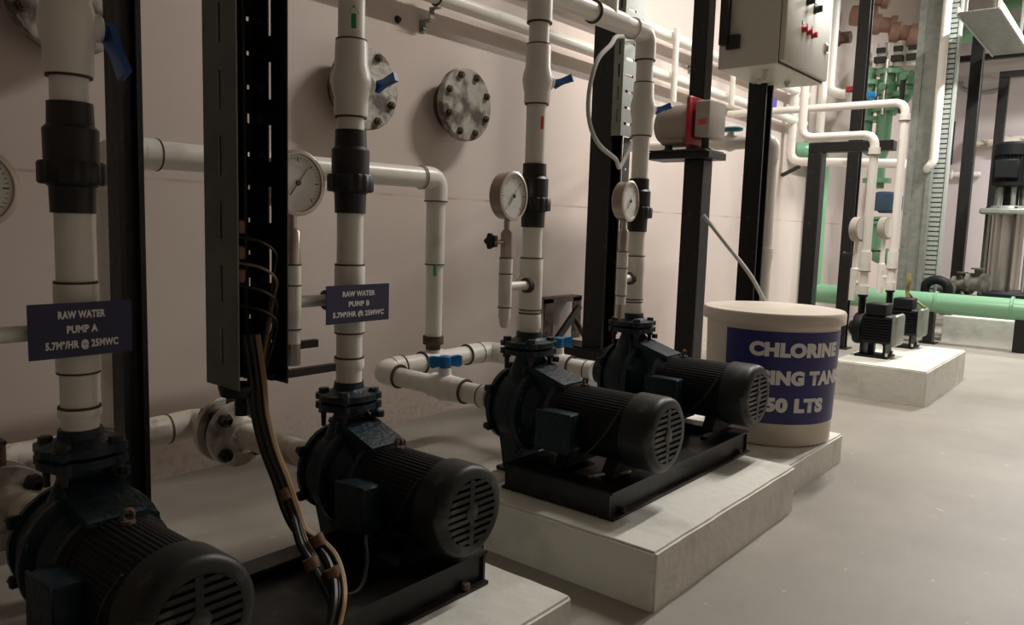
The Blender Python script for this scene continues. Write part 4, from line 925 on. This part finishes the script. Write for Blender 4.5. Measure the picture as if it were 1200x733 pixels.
# ------------------------------------------------------------------ far pump station on the long plinth
r = thing('multistage_pump', 'tall vertical multistage pump with black motor at the right edge', 'pump', (8.0, .985, .215))
bm = NB(); box(bm, -.25, .25, -.28, .20, 0, .09, .01); box(bm, -.18, .18, -.2, .16, .09, .20, .02); obj('pump_base', bm, MOTORM, r)
bm = NB(); lathe(bm, [(.20, .125), (.855, .125)], (0, 0, 0), (0, 0, 1), 32); obj('stage_sleeve', bm, mat('stainless', (.42, .39, .35), .3, metal=.8), r, 'stainless steel sleeve')
for k in range(8):
    a = PI / 8 + k * PI / 4; bm = NB(); tube(bm, [(.17 * math.cos(a), .17 * math.sin(a), .15), (.17 * math.cos(a), .17 * math.sin(a), .92)], .012, 8); obj('tie_rod', bm, STEEL if k % 2 else BOLTM, r)
bm = NB(); box(bm, -.2, .2, -.2, .2, .855, .905, .012); lathe(bm, [(.905, .15), (.93, .14)], (0, 0, 0), (0, 0, 1), 24); obj('head_flange', bm, GALV, r)
for k in range(6):
    a = 2 * PI * k / 6 + .3; bm = NB(); tube(bm, [(.11 * math.cos(a), .11 * math.sin(a), .92), (.10 * math.cos(a), .10 * math.sin(a), 1.10)], .02, 8); obj('lantern_rib', bm, GALV, r)
bm = NB(); lathe(bm, [(.92, .06), (1.1, .06)], (0, 0, 0), (0, 0, 1), 16); obj('shaft_guard', bm, MOTORM, r)
bm = NB(); n = 60; A, B = [], []
for i in range(n):
    a = 2 * PI * i / n; rr = .155 if i % 2 else .145; A.append((rr * math.cos(a), rr * math.sin(a), 1.12)); B.append((rr * math.cos(a), rr * math.sin(a), 1.36))
loft(bm, [A, B]); lathe(bm, [(1.09, .12), (1.10, .17), (1.13, .17)], (0, 0, 0), (0, 0, 1), 30); box(bm, -.19, -.10, -.06, .12, 1.16, 1.32, .01); obj('motor_body', bm, MOTORM, r)
bm = NB(); lathe(bm, [(1.36, .17), (1.45, .17), (1.47, .15), (1.475, .05)], (0, 0, 0), (0, 0, 1), 30); obj('fan_cowl', bm, MOTORM, r)
OLDM = mat('old_fitting', (.13, .12, .10), .6, col2=(.05, .045, .04), scale=14)
r = thing('rusty_valve_set', 'cluster of brown rusty valve fittings behind the green pipe', 'valve', (7.60, 1.17, .215))
for k, (y, z, R_) in enumerate(((.06, .24, .075), (-.06, .26, .09), (.17, .20, .06))):
    bm = NB(); lathe(bm, [(-.08, R_ * .6), (-.07, R_), (-.04, R_), (-.03, R_ * .7), (.03, R_ * .7), (.04, R_), (.07, R_), (.08, R_ * .6)], (-.05 * k, y, z), (.3, 1, 0), 20); lathe(bm, [(0, R_ * .3), (R_ * 1.35, R_ * .3), (R_ * 1.36, R_ * .6), (R_ * 1.5, R_ * .6)], (-.05 * k, y, z), (0, 0, 1), 14); obj('valve_body', bm, OLDM, r)
bm = NB(); box(bm, -.12, .1, -.05, .10, 0, .16, .01); obj('base_block', bm, OLDM, r)
r = thing('black_elbow', 'black curved pipe elbow rising behind the green pipe', 'pipe', (7.33, 1.37, .215))
bm = NB(); pts = [V(0, .09 * math.cos(a), .20 + .085 * math.sin(a)) for a in [-.5 + (PI + 1) * i / 20 for i in range(21)]]; tube(bm, pts, .038, 14); box(bm, -.06, .06, -.14, -.04, 0, .17, .01); obj('elbow', bm, MOTORM, r)
bm = NB(); box(bm, -.05, .1, -.34, .10, 0, .05, .004); t_ = obj('dark_base_rail', bm, MOTORM); t_.location = (7.5, 1.0 - .05, .36); tag(t_, 'dark rail on the far pump base', 'rail')
bm = NB(); box(bm, -.04, .09, -.32, -.24, 0, .145); box(bm, -.04, .09, .02, .10, 0, .145); t_ = obj('rail_stool', bm, MOTORM); t_.location = (7.5, .95, .215); tag(t_, 'dark stools under the rail on the far pump base', 'support')

PH = post(8.5, 1.38, .10, .215, 2.66, 'dark post with a top arm left of the tall vertical pump', closed=True)
bm = NB(); box(bm, -.05, .05, -1.2, .05, 2.445, 2.525, .003); obj('top_arm', bm, POSTM, PH)
PI2 = post(9.1, 1.235, .085, .215, 2.44, 'second dark post behind the tall vertical pump', closed=True)
bm = NB(); box(bm, -.0425, .0425, -1.2, .0425, 2.225, 2.285, .003); obj('top_arm', bm, POSTM, PI2)

# far wall things
r = thing('wall_notice', 'narrow blue notice with pale lines on the far wall', 'sign', (X1, 2.06, 2.0))
bm = NB(); box(bm, -.012, 0, -.085, .085, -.26, .26); obj('notice_board', bm, SIGN, r)
for zz in (.18, .06, -.06, -.17):
    bm = NB(); box(bm, -.0135, -.0125, -.05, .05, zz - .02, zz + .02); obj('pale_line', bm, LETTER, r)
bm = NB(); tube(bm, [(0, 0, 0), (0, 0, 1.25)], .022, 10); t_ = obj('white_conduit', bm, PVC); t_.location = (10.78, 1.80, 1.75); tag(t_, 'thin white vertical conduit on the far wall', 'pipe')
bm = NB(); tube(bm, spline([(0, .20, .06), (0, .17, -.02), (0, .0, -.08), (0, -.2, -.06), (0, -.26, .03)]), .022, 8); t_ = obj('cable_loop', bm, GALV); t_.location = (10.745, 1.75, 2.66); tag(t_, 'sagging grey cable loop high on the far wall', 'cable')
bm = NB(); lathe(bm, [(0, .10), (.03, .10), (.035, .04), (.3, .04)], (0, 0, 0), (0, -1, 0), 18); lathe(bm, [(.3, .07), (.6, .07)], (0, 0, 0), (0, -1, 0), 14); t_ = obj('white_pipe_stub', bm, PVC_D); t_.location = (10.70, 1.78, 1.98); tag(t_, 'grey white pipe stub between the dark far posts', 'pipe')
bm = NB(); lathe(bm, [(0, .03), (.05, .06), (.06, .03), (.35, .03)], (0, 0, 0), (0, -1, 0), 14); t_ = obj('small_tap_pipe', bm, PVC); t_.location = (10.74, 2.0, 1.62); tag(t_, 'short white tap pipe below the blue notice', 'pipe')
bm = NB(); tube(bm, [(0, .6, 0), (0, -1.6, .05)], .085, 18); t_ = obj('green_ceiling_pipe', bm, PGREEN); t_.location = (9.7, 1.2, 3.02); tag(t_, 'green pipe crossing under the ceiling at the top right', 'pipe')
bm = NB(); tube(bm, [(0, .3, 0), (0, -1.6, .04)], .06, 18); tube(bm, [(0, -.28, 0), (0, -.28, .6)], .05, 12); t_ = obj('green_ceiling_pipe', bm, PGREEN); t_.location = (10.0, 1.2, 3.35); tag(t_, 'second green pipe higher under the ceiling at the top right', 'pipe')
r = thing('overhead_tray', 'grey sheet cable tray hanging at the top right corner', 'cable tray', (7.5, 1.155, 2.53))
bm = NB(); box(bm, -.75, .95, -.135, .135, 0, .006); obj('tray_sheet', bm, GALV, r)
for sy in (-1, 1):
    bm = NB(); box(bm, -.75, .95, sy * .14 - .006, sy * .14 + .006, -.01, .05); obj('tray_edge', bm, TRAYL, r)
for sx in (-.6, .6):
    bm = NB(); box(bm, sx - .01, sx + .01, .10, .12, .006, 1.47); box(bm, sx - .01, sx + .01, -.12, -.10, .006, 1.47); obj('hanger_rods', bm, STEEL, r)['kind'] = 'stuff'
bm = NB(); box(bm, -.04, .04, -.45, .62, 0, .06); t_ = obj('dark_bracket', bm, POSTM); t_.location = (10.0, 1.45, 2.80); tag(t_, 'short dark bracket under the green ceiling pipe', 'bracket')
